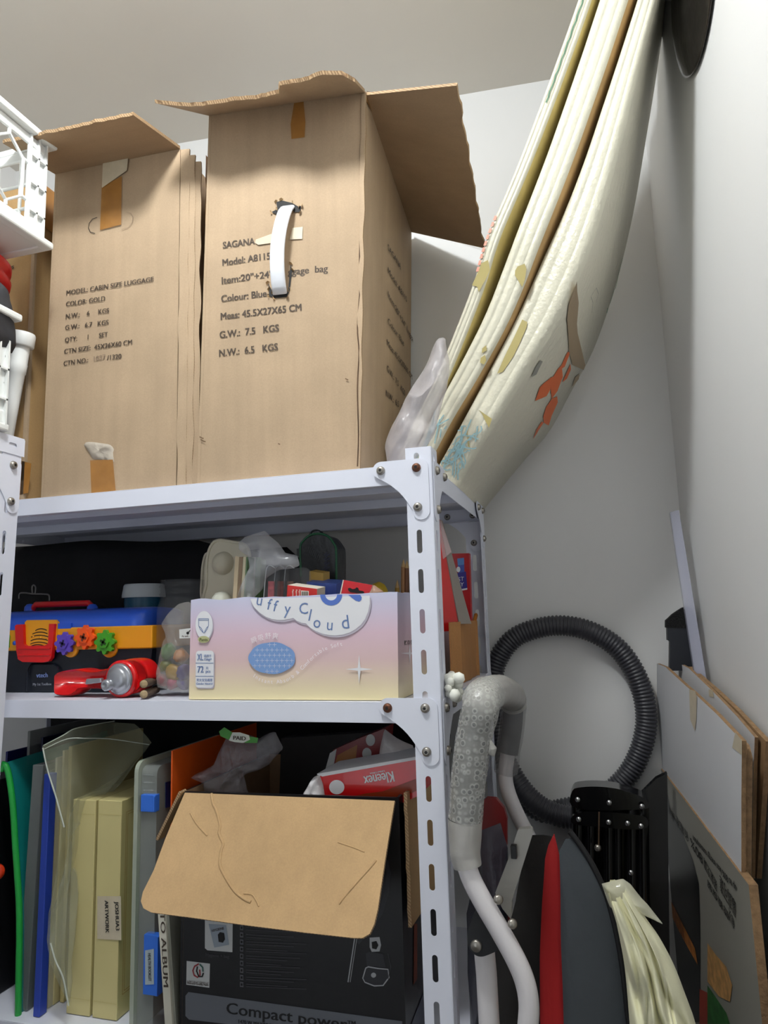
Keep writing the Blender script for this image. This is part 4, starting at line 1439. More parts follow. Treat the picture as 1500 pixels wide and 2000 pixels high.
# red hang-hole card with crinkled wrap
M_rc = P('card_red', (206, 20, 34), .32)
rc = thing('hanging_pack', Y(700, 1165, 1.03) - EZ * .02, 'red card pack with a hang hole poking above the carton edge', 'pack')
ZA = lambda pts: zm(560, 1020, 4.6875, pts)
m = MB()
m.ext(yq(ZA([(470, 740), (515, 527), (785, 575), (720, 760)]), 1.028), EY * .003, M_rc, P('card_side', (226, 206, 200), .5))
m.poly([p + FN * .0008 for p in yq(ZA([(562, 605), (580, 600), (605, 612), (628, 608), (640, 596), (655, 600), (665, 625), (700, 630), (712, 640), (708, 655), (640, 648), (585, 640), (565, 625)]), 1.028)], M_dark)
m.poly([p + FN * .0006 for p in yq(ZA([(470, 740), (515, 527), (524, 529), (480, 742)]), 1.028)], M_wbox)
m.build('card', rc)
m = MB()
m.puff(yq(ZA([(745, 660), (790, 575), (890, 640), (840, 700), (760, 720)]), 1.032), FN, .008, film('wrap', (230, 190, 170), .5, .15, bump=(50, .8, .004)), 30, 6, .004, 60)
m.build('clear_wrap', rc)
yl = thing('toy_block', Y(745, 1160, 1.2) - EZ * .03, 'yellow toy behind the red hanging pack', 'toy')
m = MB()
m.puff(yq(ZA([(770, 640), (790, 560), (850, 540), (900, 570), (925, 620), (935, 700), (760, 720)]), 1.2), FN, .02, P('toy_yellow', (206, 172, 40), .4), 30, 6, .002, 40)
m.build('toy_body', yl)
for i, (x, h, c, lab) in enumerate(((1066, 385, (176, 128, 84), 'longest brown pencil standing in the carton next to the post'), (1098, 395, (130, 88, 60), 'dark brown pencil touching the rack post'), (1010, 575, (190, 150, 70), 'stubby ochre pencil in the carton beside the brown pencils'))):
    t = thing('pencil', Y(*ZA([(x, 760)])[0], 1.24) - EZ * .02, lab, 'pencil', 'pencils in the open carton')
    a, b = Y(*ZA([(x, 800)])[0], 1.24), Y(*ZA([(x + 2, h + 26)])[0], 1.24)
    m = MB(); m.tube([a, b], .0045, P('pencil_%d' % i, c, .5), 6); m.build('shaft', t)
    m = MB(); d = (b - a).normalized(); m.lathe([(.0045, 0), (.0012, .012), (0, .015)], b, d, P('pencil_wood', (206, 172, 120), .6), 8); m.build('tip', t)

# --- red folder, red book, brown paper bag, orange pencil on the right
ZB_ = lambda pts: zm(680, 860, 4.41, pts)
M_rf = P('folder_red', (206, 22, 22), .25, coat=.3)
fol = thing('document_folder', (X0 - .05, 1.2, ZM + .001), 'glossy red folder leaning behind the front post beside the pink carton', 'folder')
m = MB()
yF = 1.24
A_ = yq(ZB_([(760, 690), (790, 690), (1000, 1420), (955, 1570), (830, 1600), (760, 1100)]), yF)
m.slab([Y(*ZB_([(735, 1650)])[0], yF - .02), Y(*ZB_([(958, 1640)])[0], yF), Y(*ZB_([(790, 680)])[0], yF), Y(*ZB_([(728, 720)])[0], yF - .02)], .006, M_rf)
m.build('cover', fol)
m = MB()
m.slab([Y(*ZB_([(960, 1580)])[0], yF - .001), Y(*ZB_([(1062, 1580)])[0], yF + .03), Y(*ZB_([(812, 690)])[0], yF + .03), Y(*ZB_([(790, 685)])[0], yF - .001)], .002, P('folder_paper', (150, 142, 134), .5))
m.build('paper_edge', fol)['label'] = 'whitish paper edge'
m = MB()
m.slab([Y(*ZB_([(790, 1050)])[0], yF - .003), Y(*ZB_([(890, 960)])[0], yF - .003), Y(*ZB_([(800, 690)])[0], yF - .003), Y(*ZB_([(755, 690)])[0], yF - .003)], .0006, film('sleeve', (240, 200, 196), .35, .12))
m.build('clear_sleeve', fol)
bkR = thing('picture_book', (X0 - .03, 1.38, ZM + .001), 'red book with a blue tag behind the leaning red folder', 'book')
yR = 1.37
m = MB()
m.slab([Y(*ZB_([(890, 1600)])[0], yR), Y(*ZB_([(1060, 1600)])[0], yR), Y(*ZB_([(1040, 972)])[0], yR), Y(*ZB_([(890, 976)])[0], yR)], .018, P('book_red', (186, 18, 26), .35))
bq = lambda pts, mt, off: m.poly([Y(*q, yR) + FN * off for q in ZB_(pts)], mt)
bq([(940, 1018), (998, 1012), (1000, 1070), (945, 1078)], P('tag_light_blue', (92, 140, 204), .4), .0006)
bq([(945, 1078), (1000, 1070), (1002, 1140), (950, 1150)], P('tag_mid_blue', (70, 92, 180), .4), .0006)
bq([(935, 1145), (1015, 1130), (1028, 1280), (960, 1300)], P('tag_indigo', (52, 44, 140), .4), .0009)
bq([(965, 1283), (1027, 1272), (1027, 1286), (967, 1297)], M_pw, .0013)
for ch, x, y in (('S', 958, 1196), ('T', 984, 1192), ('Y', 982, 1240)): m.glyph(ch, Y(*ZB_([(x, y)])[0], yR), 36 / 4.41 * 1.37 / 1378, FN, -4, M_pw, off=.0014)
m.poly([Y(680 + (950 + 17 * math.cos(a)) / 4.41, 860 + (1112 + 24 * math.sin(a)) / 4.41, yR) + FN * .0012 for a in [-2 * math.pi * k / 20 for k in range(20)]], M_pw)
m.build('cover', bkR)
pb = thing('paper_bag', (X0 - .03, 1.3, ZM + .001), 'brown paper bag standing at the right end of the middle shelf', 'bag')
yP = 1.22
m = MB()
p_bl, p_br = Y(880, 1345, yP), Y(886, 1345, yP)
xP = X0 - .012
c_fl = Y(882, 1330, yP)
fl_b = V((Y(882, 1330, 1.19).x, 1.19, ZM + .001))
fr_b = V((xP, 1.22, ZM + .001))
h_ = X(*ZB_([(1000, 1565)])[0], xP).z
far_b = V((xP, 1.40, ZM + .001))
ht1, ht2, ht3 = fl_b + EZ * (h_ - ZM), fr_b + EZ * (h_ - ZM), far_b + EZ * (h_ - ZM)
M_pb2 = cardboard('kraft_paper', (178, 128, 80), amt=.08)
m.slab([fl_b, fr_b, ht2, ht1], .0015, M_pb2, None, None, 6, 8, lambda u, v: V((0, .003 * mnoise.noise(V((u * 4, v * 3, 0))), 0)))
m.slab([fr_b, far_b, ht3, ht2], .0015, M_pb2, None, None, 10, 8, lambda u, v: V((.005 * mnoise.noise(V((u * 5, v * 2, 7))) - .003, 0, 0)))
bk_b = fl_b + EY * .2
m.slab([far_b, bk_b, bk_b + EZ * (h_ - ZM), ht3], .0015, M_pb2)
m.slab([bk_b, fl_b, ht1, bk_b + EZ * (h_ - ZM)], .0015, M_pb2)
m.build('bag_body', pb)
pe = thing('pencil', X(*ZB_([(1075, 1600)])[0], xP - .008), 'orange pencil standing in the brown paper bag', 'pencil', 'pencils on the middle shelf')
a = X(*ZB_([(1060, 1660)])[0], xP - .010); b = X(*ZB_([(1100, 1505)])[0], xP - .010)
m = MB(); m.tube([a, b], .0042, P('pencil_orange', (216, 130, 40), .4), 6); m.build('shaft', pe)
m = MB(); m.lathe([(.0042, 0), (.001, .008), (0, .009)], b, (b - a).normalized(), P('pencil_orange', (216, 130, 40), .4), 8); m.build('tip', pe)
m = MB()
random.seed(7)
pc_ = X(*zm(680, 1250, 3.75, [(768, 345)])[0], X0 + .012)
for i in range(16):
    a = random.uniform(0, 6.28)
    q = pc_ + V((random.uniform(-.006, .01), .011 * math.cos(a) * random.uniform(.5, 1.1), .019 * math.sin(a) * random.uniform(.4, 1.1)))
    r = random.uniform(.0055, .0095)
    m.lathe([(0, -r), (r * .6, -r * .8), (r, 0), (r * .6, r * .8), (0, r)], q, V((random.uniform(-1, 1), random.uniform(-1, 1), 1)), P('foam_white', (242, 242, 232), .6, sss=0), 10)
tag(m.build('foam_flower'), 'lumpy white foam scrap stuck to the right face of the front post', 'foam scrap')

# --- toy toolbox
yT = 1.086
M_tb = P('toy_black', (18, 24, 36), .35)
M_ty = P('toy_amber', (238, 160, 28), .3)
M_tbl = P('toy_blue', (40, 92, 214), .28, coat=.2)
tb = thing('toy_toolbox', Y(150, 1355, yT) + EY * .07, 'blue and yellow toy toolbox with coloured gears at the left end of the middle shelf', 'toy toolbox')
q7 = lambda x, y, yy=yT: Y(x / 3.571, 990 + y / 3.571, yy)
tx0, tx1 = Y(-30, 1300, yT).x, q7(1060, 1100).x
tzb = ZM + .001
def tz(y): return q7(600, y).z
m = MB()
m.hexa([(tx0 + .006, yT + .004, tzb), (tx1 - .01, yT + .004, tzb), (tx1 - .01, yT + .14, tzb), (tx0 + .006, yT + .14, tzb)],
       [(tx0, yT, tz(995)), (tx1, yT, tz(995)), (tx1, yT + .145, tz(995)), (tx0, yT + .145, tz(995))], M_tb)
r = [q7(x, y) + FN * .0015 for x, y in [(190, 1290), (200, 1130), (225, 1095), (380, 1095), (410, 1120), (430, 1290)]]
m.tube(r, .0016, M_tb, 6)
m.text('vtech', q7(257, 1190), q7(335, 1187), FN, P('toy_lettering', (120, 140, 196), .4), None, .0012)
m.text('My 1st Toolbox', q7(233, 1246), q7(362, 1243), FN, P('toy_lettering2', (150, 154, 164), .4), None, .0012)
m.build('tub', tb, bevel=.003)
m = MB()
m.box((tx0 - .001, yT - .004, tz(995)), (tx1 + .002, yT + .149, tz(838)), M_ty)
for x in (500, 770):
    c = q7(x, 985)
    m.lathe([(.0165, 0), (.0165, .006), (.015, .008), (0, .008)], c + EY * .003 , FN, M_ty, 24)
m.build('band', tb, bevel=.003)
m = MB()
prof = [(0, 838), (0, 800), (.004, 760), (.012, 728), (.03, 712), (.07, 705)]
lx1 = q7(1000, 800).x
vs, fs = [], []
N_ = len(prof)
full = [(d, tz(y)) for d, y in prof] + [(.145 - d, tz(y)) for d, y in prof[::-1]]
for xx, ins in ((tx0, .0), (lx1 - .03, 0), (lx1 - .012, .004), (lx1 - .003, .012), (lx1, .03)):
    for d, z in full:
        vs.append(V((xx, yT + max(ins, d) if d < .0725 else yT + min(.145 - ins, d), z - ins * .35)))
K = len(full)
for i in range(4):
    for k in range(K - 1): fs.append((i * K + k, i * K + k + 1, (i + 1) * K + k + 1, (i + 1) * K + k))
fs.append(tuple(range(4 * K, 5 * K)))
m.add(vs, fs, M_tbl, True)
m.box((q7(75, 830).x, yT - .004, tz(845)), (q7(505, 830).x, yT + .002, tz(808)), M_tbl)
m.build('lid', tb)
m = MB()
hy = yT + .07
m.tube([V((q7(230, 700, hy).x, hy, q7(230, 712, hy).z)), V((q7(250, 690, hy).x, hy, q7(250, 682, hy).z)), V((q7(620, 690, hy).x, hy, q7(620, 672, hy).z)), V((q7(650, 690, hy).x, hy, q7(650, 705, hy).z))], .006, M_red, 10)
hb = m.build('handle', tb)
m = MB()
for x in (210, 645):
    p = q7(x, 700, hy)
    m = MB()
    m.lathe([(.011, -.01), (.010, -.002), (.006, .003), (0, .004)], V((p.x, hy, q7(x, 690, hy).z)), EZ, M_tbl, 16)
    m.build('handle_mount', tb)

m = MB()
spk = [q7(x, y) for x, y in [(190, 975), (190, 805), (205, 790), (400, 787), (416, 805), (410, 975)]]
m.ext(spk, FN * .006, M_ty)
for j, (y0, xa_, xb_) in enumerate(((845, 265, 345), (868, 245, 350), (890, 235, 355), (915, 232, 352), (938, 230, 350), (955, 230, 330))):
    pts = [q7(lerp(xa_, xb_, t / 8), y0 + 14 * (2 * t / 8 - 1) ** 2 * (1 if t < 4 else .8) + 4) for t in range(9)]
    m.strip([p + FN * .0062 for p in pts], .0016, FN, M_dark, .0004)
for x in (252, 300, 340): m.lathe([(.0022, 0), (.0018, .0012), (0, .0016)], q7(x, 905 + (x - 250) * .1) + FN * .006, FN, M_ty, 10)
m.build('speaker_panel', tb, bevel=.001)
m = MB()
u_ = [(138, 830), (150, 820), (195, 818), (200, 955), (215, 968), (345, 965), (368, 952), (375, 815), (412, 815), (400, 970), (390, 1050), (370, 1075), (330, 1082), (190, 1078), (160, 1060), (148, 1000)]
m.ext([q7(x, y) + FN * .004 for x, y in u_], FN * .008, M_red)
for yy in (985, 1030): m.tube([q7(165, yy) + FN * .012, q7(385, yy) + FN * .012], .0018, M_red, 8)
m.build('latch', tb, bevel=.002)
def gear(x, y, r, mat, label):
    m = MB()
    c = q7(x, y)
    pts = []
    for i in range(64):
        a = 2 * math.pi * i / 64
        k = math.cos(a * 8)
        rr = r * (1.0 if k > .3 else .76 if k < -.3 else .88)
        pts.append(c + EX * rr * math.cos(a) + EZ * rr * math.sin(a))
    m.ext([p + FN * .008 for p in pts], FN * .007, mat)
    hexa = [c + FN * .015 + EX * r * .52 * math.cos(R_(60 * i)) + EZ * r * .52 * math.sin(R_(60 * i)) for i in range(6)]
    m.ext(hexa, FN * .003, mat)
    for a in (0, math.pi / 2):
        d = EX * math.cos(a + x) + EZ * math.sin(a + x)
        m.strip([c + FN * .0185 - d * r * .32, c + FN * .0185 + d * r * .32], r * .2, FN, P('gear_shadow_' + label[:6].strip(), [v * .45 for v in GC[label]], .5), .0002)
    g = m.build('gear', tb, bevel=.0012)
    g['label'] = label
GC = {'purple gear': (96, 72, 186), 'orange gear': (246, 92, 26), 'green gear': (70, 160, 40)}
gear(485, 950, .0205, P('gear_purple', GC['purple gear'], .28), 'purple gear')
gear(628, 907, .0215, P('gear_orange', GC['orange gear'], .28), 'orange gear')
gear(766, 941, .0215, P('gear_green', GC['green gear'], .28), 'green gear')
m = MB()
m.ext([q7(x, y) + FN * .004 for x, y in [(40, 990), (40, 890), (78, 885), (84, 900), (80, 980)]], FN * .004, P('gear_green', GC['green gear'], .28))
for k in range(5): m.strip([q7(55, 905 + k * 16) + FN * .008, q7(80, 905 + k * 16) + FN * .008], .0012, FN, M_dark, .0003)
m.build('vent_button', tb)['label'] = 'green ribbed button'
m = MB()
m.lathe([(.004, 0), (.004, .006), (0, .007)], q7(128, 948) + FN * .004, FN, M_tbl, 14)
m.build('switch_knob', tb)['label'] = 'blue switch knob'
# toy drill lying in front
yD = 1.015
q7d = lambda x, y, yy=yD: Y(x / 3.571, 990 + y / 3.571, yy)
dr = thing('toy_drill', q7d(690, 1310) + EY * .02, 'red toy drill with a silver chuck lying in front of the toy toolbox', 'toy drill')
dr.location.z = ZM + .001
ol = smooth_path([q7d(x, y) for x, y in [(370, 1300), (368, 1230), (375, 1165), (440, 1142), (545, 1130), (620, 1142), (700, 1134), (760, 1118), (810, 1085), (870, 1062), (940, 1060), (992, 1088), (1022, 1140), (1028, 1195), (992, 1245), (950, 1290), (880, 1312), (810, 1308), (760, 1284), (690, 1272), (560, 1272), (525, 1298), (480, 1320), (400, 1318)]], 4, True)
zmin = min(p.z for p in ol)
ol = [p + EZ * (ZM + .0015 - zmin) * .5 for p in ol]
lowp = ZM + .0015
ol = [V((p.x, p.y, max(p.z, lowp))) for p in ol]
m = MB()
c = sum(ol, V()) / len(ol)
n_ = len(ol)
lay = [(.0, .90), (.004, .97), (.01, 1), (.03, 1), (.036, .97), (.04, .9)]
vs = []
for d, k in lay:
    for i, p in enumerate(ol):
        t = (ol[(i + 1) % n_] - ol[i - 1]).normalized()
        inn = V((t.z, 0, -t.x))
        if inn.dot(c - p) < 0 and abs(p.x - c.x) > .09: inn = -inn
        vs.append(p + EY * d + (inn * (1 - k) * .03))
fs = [(a * n_ + i, a * n_ + (i + 1) % n_, (a + 1) * n_ + (i + 1) % n_, (a + 1) * n_ + i) for a in range(len(lay) - 1) for i in range(n_)]
fs += [tuple(range(n_)), tuple(reversed(range(n_ * (len(lay) - 1), n_ * len(lay))))]
m.add(vs, fs, M_red, True)
m.strip([q7d(x, y) for x, y in [(385, 1240), (540, 1225), (640, 1222), (760, 1210)]], .0008, FN, P('red_line', (140, 8, 10), .4), .0008)
m.build('drill_body', dr)
m = MB()
cc = q7d(852, 1198, yD)
M_sil = P('toy_silver', (176, 178, 184), .3, metal=.7)
ax = V((-.10, -1, -.06)).normalized()
m.lathe([(.030, -.004), (.030, .004), (.027, .006)], cc, FN, M_red, 36)
m.lathe([(.0255, .004), (.0255, .008), (.0225, .011), (.0205, .0105), (.019, .014), (.014, .017), (.010, .018), (0, .0185)], cc, ax, M_sil, 36)
m.lathe([(.0095, .012), (.0095, .024), (.007, .027), (.004, .027), (.003, .025), (0, .025)], cc + V((-.011, 0, -.007)), ax, M_sil, 20)
m.build('chuck', dr)['label'] = 'silver grey chuck'
m = MB()
m.hexa([q7d(618, 1236) + FN * .002, q7d(735, 1222) + FN * .002, q7d(735, 1222) + FN * .010, q7d(618, 1236) + FN * .009], [q7d(625, 1196) + FN * .002, q7d(730, 1190) + FN * .002, q7d(730, 1190) + FN * .010, q7d(625, 1196) + FN * .009], M_sil)
m.build('trigger', dr, bevel=.0015)['label'] = 'silver trigger'
for i, (pa, pb_, lab) in enumerate(((q7(1003, 1242, .992), q7(1085, 1200, 1.06), 'upper wooden stick beside the red toy drill'), (q7(1003, 1318, .992), q7(1090, 1262, 1.06), 'lower wooden stick lying on the shelf beside the red toy drill'))):
    m = MB()
    pa.z = ZM + (.0245 if i == 0 else .0085); pb_.z = ZM + (.024 if i == 0 else .009)
    m.tube([pa, pb_], .0068, P('stick_bark', (92, 76, 62), .8, var=(90, .3), bump=(90, .6, .003)), 10)
    d = (pa - pb_).normalized()
    m.lathe([(.0062, 0), (.0060, .0006), (0, .0007)], pa, d, P('stick_end', (168, 146, 112), .8, var=(200, .2)), 12)
    tag(m.build('stick'), lab, 'stick', 'wooden sticks by the toy drill')
# wire hanger clip above the toolbox
m = MB()
yW = 1.22
for pts in ([(133, 640), (137, 605), (175, 600), (225, 606), (300, 608), (340, 615), (345, 655)], [(228, 610), (224, 560), (235, 546), (248, 560), (246, 604)]):
    m.tube(smooth_path([q7(x, y, yW) for x, y in pts], 4), .0017, P('wire_grey', (120, 118, 116), .4, metal=.6), 6)
tag(m.build('wire_hanger'), 'small grey wire hanger hook behind the toolbox handle', 'hanger')
# big black bag in the dark at the back
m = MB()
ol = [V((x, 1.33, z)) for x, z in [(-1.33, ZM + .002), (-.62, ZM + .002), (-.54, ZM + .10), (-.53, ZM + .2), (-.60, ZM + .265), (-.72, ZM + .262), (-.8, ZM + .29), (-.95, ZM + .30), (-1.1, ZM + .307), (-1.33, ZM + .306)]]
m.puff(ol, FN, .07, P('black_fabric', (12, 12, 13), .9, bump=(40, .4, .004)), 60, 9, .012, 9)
tag(m.build('bag_backing'), 'large black fabric bag in the dark at the back of the middle shelf', 'bag')
# jar with a white lid
yJ = 1.245
jc = q7(1000, 900, yJ)
jar = thing('storage_jar', (jc.x, yJ, ZM + .001), 'teal blue jar with a white lid behind the toy toolbox', 'jar')
jz = q7(1000, 630, yJ).z
jr = (q7(1125, 600, yJ) - q7(872, 600, yJ)).length / 2
m = MB()
m.lathe([(jr * .86, 0), (jr * .9, .01), (jr * .9, jz - ZM - .001)], (jc.x, yJ, ZM + .001), EZ, P('jar_teal', (18, 84, 112), .3), 36)
m.build('jar_body', jar)
m = MB()
zl = q7(1000, 540, yJ).z
m.lathe([(jr * 1.0, jz - .001), (jr * 1.0, jz + .004), (jr * .93, zl - .003), (jr * .88, zl), (0, zl)], (jc.x, yJ, 0), EZ, P('jar_lid', (206, 214, 214), .45), 40)
m.build('lid', jar)['label'] = 'white lid'
m = MB()
m.puff([q7(x, y, 1.3) for x, y in [(600, 690), (640, 600), (740, 560), (880, 545), (900, 800), (620, 800)]], FN, .03, P('navy_cloth', (20, 40, 84), .8), 30, 6, .006, 20)
tag(m.build('cloth_bundle'), 'dark blue cloth bundle left of the white jar lid', 'cloth')
# clear jar, with a toy bag in front
yC = 1.10
cj = thing('clear_jar', (q7(1265, 1200, yC).x, yC, ZM + .001), 'clear plastic jar between the toy toolbox and the pink carton', 'jar')
cx = q7(1265, 1200, yC).x
cr_ = (q7(1410, 600, yC) - q7(1120, 600, yC)).length / 2
zt_ = q7(1260, 512, yC).z
m = MB()
h = zt_ - ZM - .001
m.lathe([(cr_ * .9, 0), (cr_ * 1.02, .006), (cr_ * 1.03, h * .70), (cr_ * 1.0, h * .76), (cr_ * .9, h * .82), (cr_ * .9, h * .86), (cr_ * .95, h * .87), (cr_ * .9, h * .885), (cr_ * .9, h * .93), (cr_ * .95, h * .94), (cr_ * .9, h * .96), (cr_ * .9, h)], (cx, yC, ZM + .001), EZ, film('jar_clear', (130, 134, 140), .12, .06), 44)
m.build('jar_wall', cj)
zg = 1.075
ty = thing('toy_pouch', q7(1210, 1290, 1.03) + EY * .01, 'clear bag of small coloured toys sagging beside the pink carton', 'bag')
ty.location.z = ZM + .001
m = MB()
op = [q7(x, y, 1.03) for x, y in [(1125, 820), (1180, 740), (1235, 685), (1310, 668), (1345, 680), (1350, 1000), (1345, 1285), (1200, 1290), (1100, 1265), (1090, 1150), (1110, 1050), (1140, 950), (1160, 910)]]
m.puff(op, FN, .012, film('pouch_film', (196, 192, 186), .26, .14, bump=(50, .7, .004)), 60, 9, .007, 40)
m.build('pouch', ty)
tag(ty)
random.seed(3)
for i, (x, y, r, c, nm) in enumerate(((1180, 1010, .014, (96, 150, 70), 'green'), (1260, 1040, .012, (222, 140, 60), 'orange'), (1215, 1145, .014, (214, 170, 70), 'yellow'), (1160, 1105, .012, (140, 150, 70), 'olive'),
                                       (1290, 1150, .013, (150, 140, 190), 'lilac'), (1200, 1225, .012, (214, 96, 130), 'pink'), (1140, 1200, .010, (190, 70, 90), 'red'), (1275, 1230, .010, (120, 110, 170), 'violet'))):
    m = MB()
    c3 = q7(x, y, 1.045)
    c3.z = max(c3.z, ZM + r + .002)
    m.lathe([(0, -r), (r * .6, -r * .85), (r * .95, -r * .3), (r, .1 * r), (r * .7, r * .75), (0, r)], c3, V((random.uniform(-1, 1), random.uniform(-1, 1), random.uniform(.3, 1))), P('toy_ball_' + nm, [v * .8 for v in c], .4), 14)
    m.v = [v + mnoise.noise_vector(v * 60 + V((i * 5, 0, 0))) * .006 for v in m.v]
    tag(m.build('small_toy'), nm + ' rounded toy inside the clear bag beside the pink carton', 'toy', 'coloured toys in the clear bag')
lb_ = thing('paper_label', q7(1300, 880, 1.008), 'white paper label with a black spot hanging in front of the clear jar', 'label')
m = MB()
m.ext([q7(x, y, 1.008) for x, y in [(1250, 855), (1335, 845), (1335, 915), (1252, 918)]], EY * .0006, P('paper_white', (226, 226, 222), .6))
m.text('An and...', q7(1268, 908, 1.008), q7(1320, 906, 1.008), FN, M_ink, None, .0003)
m.poly([q7(1310 + 10 * math.cos(a), 880 + 10 * math.sin(a), 1.008) + FN * .0003 for a in [-2 * math.pi * k / 14 for k in range(14)]], M_dark)
m.strip([q7(1315, 875, 1.008), q7(1330, 858, 1.008)], .0015, FN, M_dark, .0003)
m.build('tag_card', lb_)

# ------------------------------------------------------------------ lower shelf
zb = ZB + .001
def yzfile(name, label, cat, pl, pr, ptop, y0, dep, mat, parent=None, edge=None, part='cover', lean=0.0, zbot=None, group=None, pref=None):
    """upright file: front edge between two sight lines, running back along y"""
    zbot = zb if zbot is None else zbot
    a, b = Y(pl, ptop, y0), Y(pr, ptop, y0)
    z1 = a.z
    xa, xb = a.x, b.x
    t = parent or thing(name, ((xa + xb) / 2 + lean, y0 + dep / 2, zbot), label, cat, group)
    m = MB()
    m.hexa([(xa + lean, y0, zbot), (xb + lean, y0, zbot), (xb + lean, y0 + dep, zbot), (xa + lean, y0 + dep, zbot)],
           [(xa, y0, z1), (xb, y0, z1), (xb, y0 + dep, z1), (xa, y0 + dep, z1)], mat)
    o = m.build(part, t, bevel=.001)
    return t, (xa, xb, z1)
M_fteal = P('folder_teal', (22, 128, 126), .3, alpha=.88)
M_navy = P('folder_navy', (34, 38, 110), .35)
M_sleeve = P('sleeve_grey', (128, 132, 132), .25, alpha=.72, bump=(20, .3, .004))
M_bspine = P('spine_blue', (40, 68, 172), .3)
M_cream = P('file_cream', (208, 196, 138), .55, var=(10, .03))
M_creamd = P('file_edge_tan', (176, 132, 66), .6)
# black document bag and folders at the far left
yzfile('document_bag', 'black document bag at the far left of the lower shelf', 'bag', -70, -2, 1520, 1.02, .26, P('bag_black', (18, 18, 22), .5))
m = MB()
m.lathe([(0, 0), (.009, .001), (.013, .006), (.013, .010), (.009, .014), (0, .016)], Y(-4, 1700, 1.0), V((.5, -1, 0)), P('knob_orange', (232, 62, 24), .4), 20)
tag(m.build('toy_ball'), 'orange red ball just inside the left edge of the lower shelf', 'ball')
gp = thing('zip_folder', (Y(25, 1700, 1.0).x, 1.12, zb), 'teal see-through folder with bright green piping, leaning at the left of the lower shelf', 'folder')
pp = [Y(a, b, 1.0) for a, b in [(9, 1490), (17, 1513), (25, 1572), (30, 1652), (33, 1696), (37, 1760), (38, 1824), (37, 1888), (35, 2000)]]
pp = [p for p in smooth_path(pp, 4)]
pp.append(V((pp[-1].x, 1.0, zb + .003)))
m = MB()
m.tube([Y(3, 1505, 1.0)] + pp, .0050, P('piping_bright', (30, 164, 66), .35), 10)
m.build('piping', gp)['label'] = 'bright green piping'
m = MB()
m.grid(lambda u, v: (lambda p: V((p.x, p.y + u * .26, p.z + .012 * u)))(pp[int(v * (len(pp) - 1))]), 4, len(pp) - 1, M_fteal)
m.build('cover', gp)
yzfile('folder', 'navy blue folder standing behind the teal folder', 'folder', 11, 15, 1468, 1.13, .24, M_navy)
tf, q = yzfile('file_tray', 'translucent grey file tray, tallest at the back left of the lower shelf', 'file', 54, 59, 1428, 1.14, .24, P('tray_grey', (150, 152, 150), .3, alpha=.75))
yzfile('folder', 'dark navy folder right of the translucent grey file tray', 'folder', 80, 84, 1440, 1.15, .22, P('folder_dark_navy', (18, 22, 60), .4))
yzfile('plastic_sleeve', 'thick grey translucent plastic sleeve between the teal folder and the blue spine', 'sleeve', 64, 84, 1494, 1.01, .24, M_sleeve, lean=-.012)
bt, q = yzfile('file', 'slim file with a bright blue spine beside the clear zip bag', 'file', 86, 98, 1512, 1.0, .016, M_bspine, lean=-.003, part='spine')
yzfile('file', None, None, 87, 97, 1505, 1.0165, .2, M_sleeve, parent=bt, lean=-.003)
for i, (a, b, tp, lab, l) in enumerate(((108, 112, 1480, 'leftmost cream paper file inside the clear zip bag', .0), (122, 126, 1466, 'cream paper file in the middle of the clear zip bag', -.004), (134, 141, 1458, 'cream paper file inside the zip bag touching the first yellow box file', 0))):
    yzfile('paper_file', lab, 'file', a, b, tp, 1.025 + .01 * i, .2, P('paper_cream_%d' % i, [(196, 190, 160), (214, 202, 150), (206, 190, 128)][i], .6), group='cream files in the zip bag', lean=l)
# two yellow box files
def boxfile(label, l, r, top, hasl):
    y0 = 1.02
    a, b = Y(l, top, y0), Y(r, top, y0)
    t = thing('box_file', ((a.x + b.x) / 2, y0 + .12, zb), label, 'box file', 'pale yellow box files')
    m = MB()
    m.box((a.x, y0, zb), (b.x, y0 + .235, a.z), M_cream)
    if True:
        z0, z1_ = zb + .02, a.z - .008
        for k, o in enumerate((.012, .016)):
            rr = [V((b.x, y0 + o, z0 + o)), V((b.x, y0 + o, z1_ - o)), V((b.x, y0 + .22, z1_ - o)), V((b.x, y0 + .22, z0 + o)), V((b.x, y0 + o, z0 + o))]
            m.strip(rr, .0010, EX, M_creamd, .0006)
        for zz in (a.z - .022, zb + .024): m.strip([V((a.x, y0, zz)), V((b.x, y0, zz))], .0008, FN, P('file_crease', (196, 182, 120), .6), .0006)
    m.build('case', t, bevel=.0012)
    if hasl:
        m = MB()
        f = lambda px, py: Y(px, py, y0)
        m.slab([f(191, 1833), f(238, 1836), f(237, 1750), f(191, 1750)], .0004, M_tapeold, None, None, 6, 6, lambda u, v: V((.001 * mnoise.noise(V((u * 3, v * 6, 2))), -.0012, 0)))
        for st, S, E in (('ARTWORK', (206, 1758), (208, 1821)), ('JOSHUA3', (226, 1760), (228, 1816))):
            m.text(st, f(*S) + FN * .0014, f(*E) + FN * .0014, FN, M_dark, .0068, .0006)
        m.build('paper_label', t)['label'] = 'handwritten paper label'
    return t
boxfile('plain pale yellow box file, left one of the yellow pair', 143, 187, 1561, False)
boxfile('pale yellow box file with a handwritten label, right one of the yellow pair', 192, 238, 1562, True)
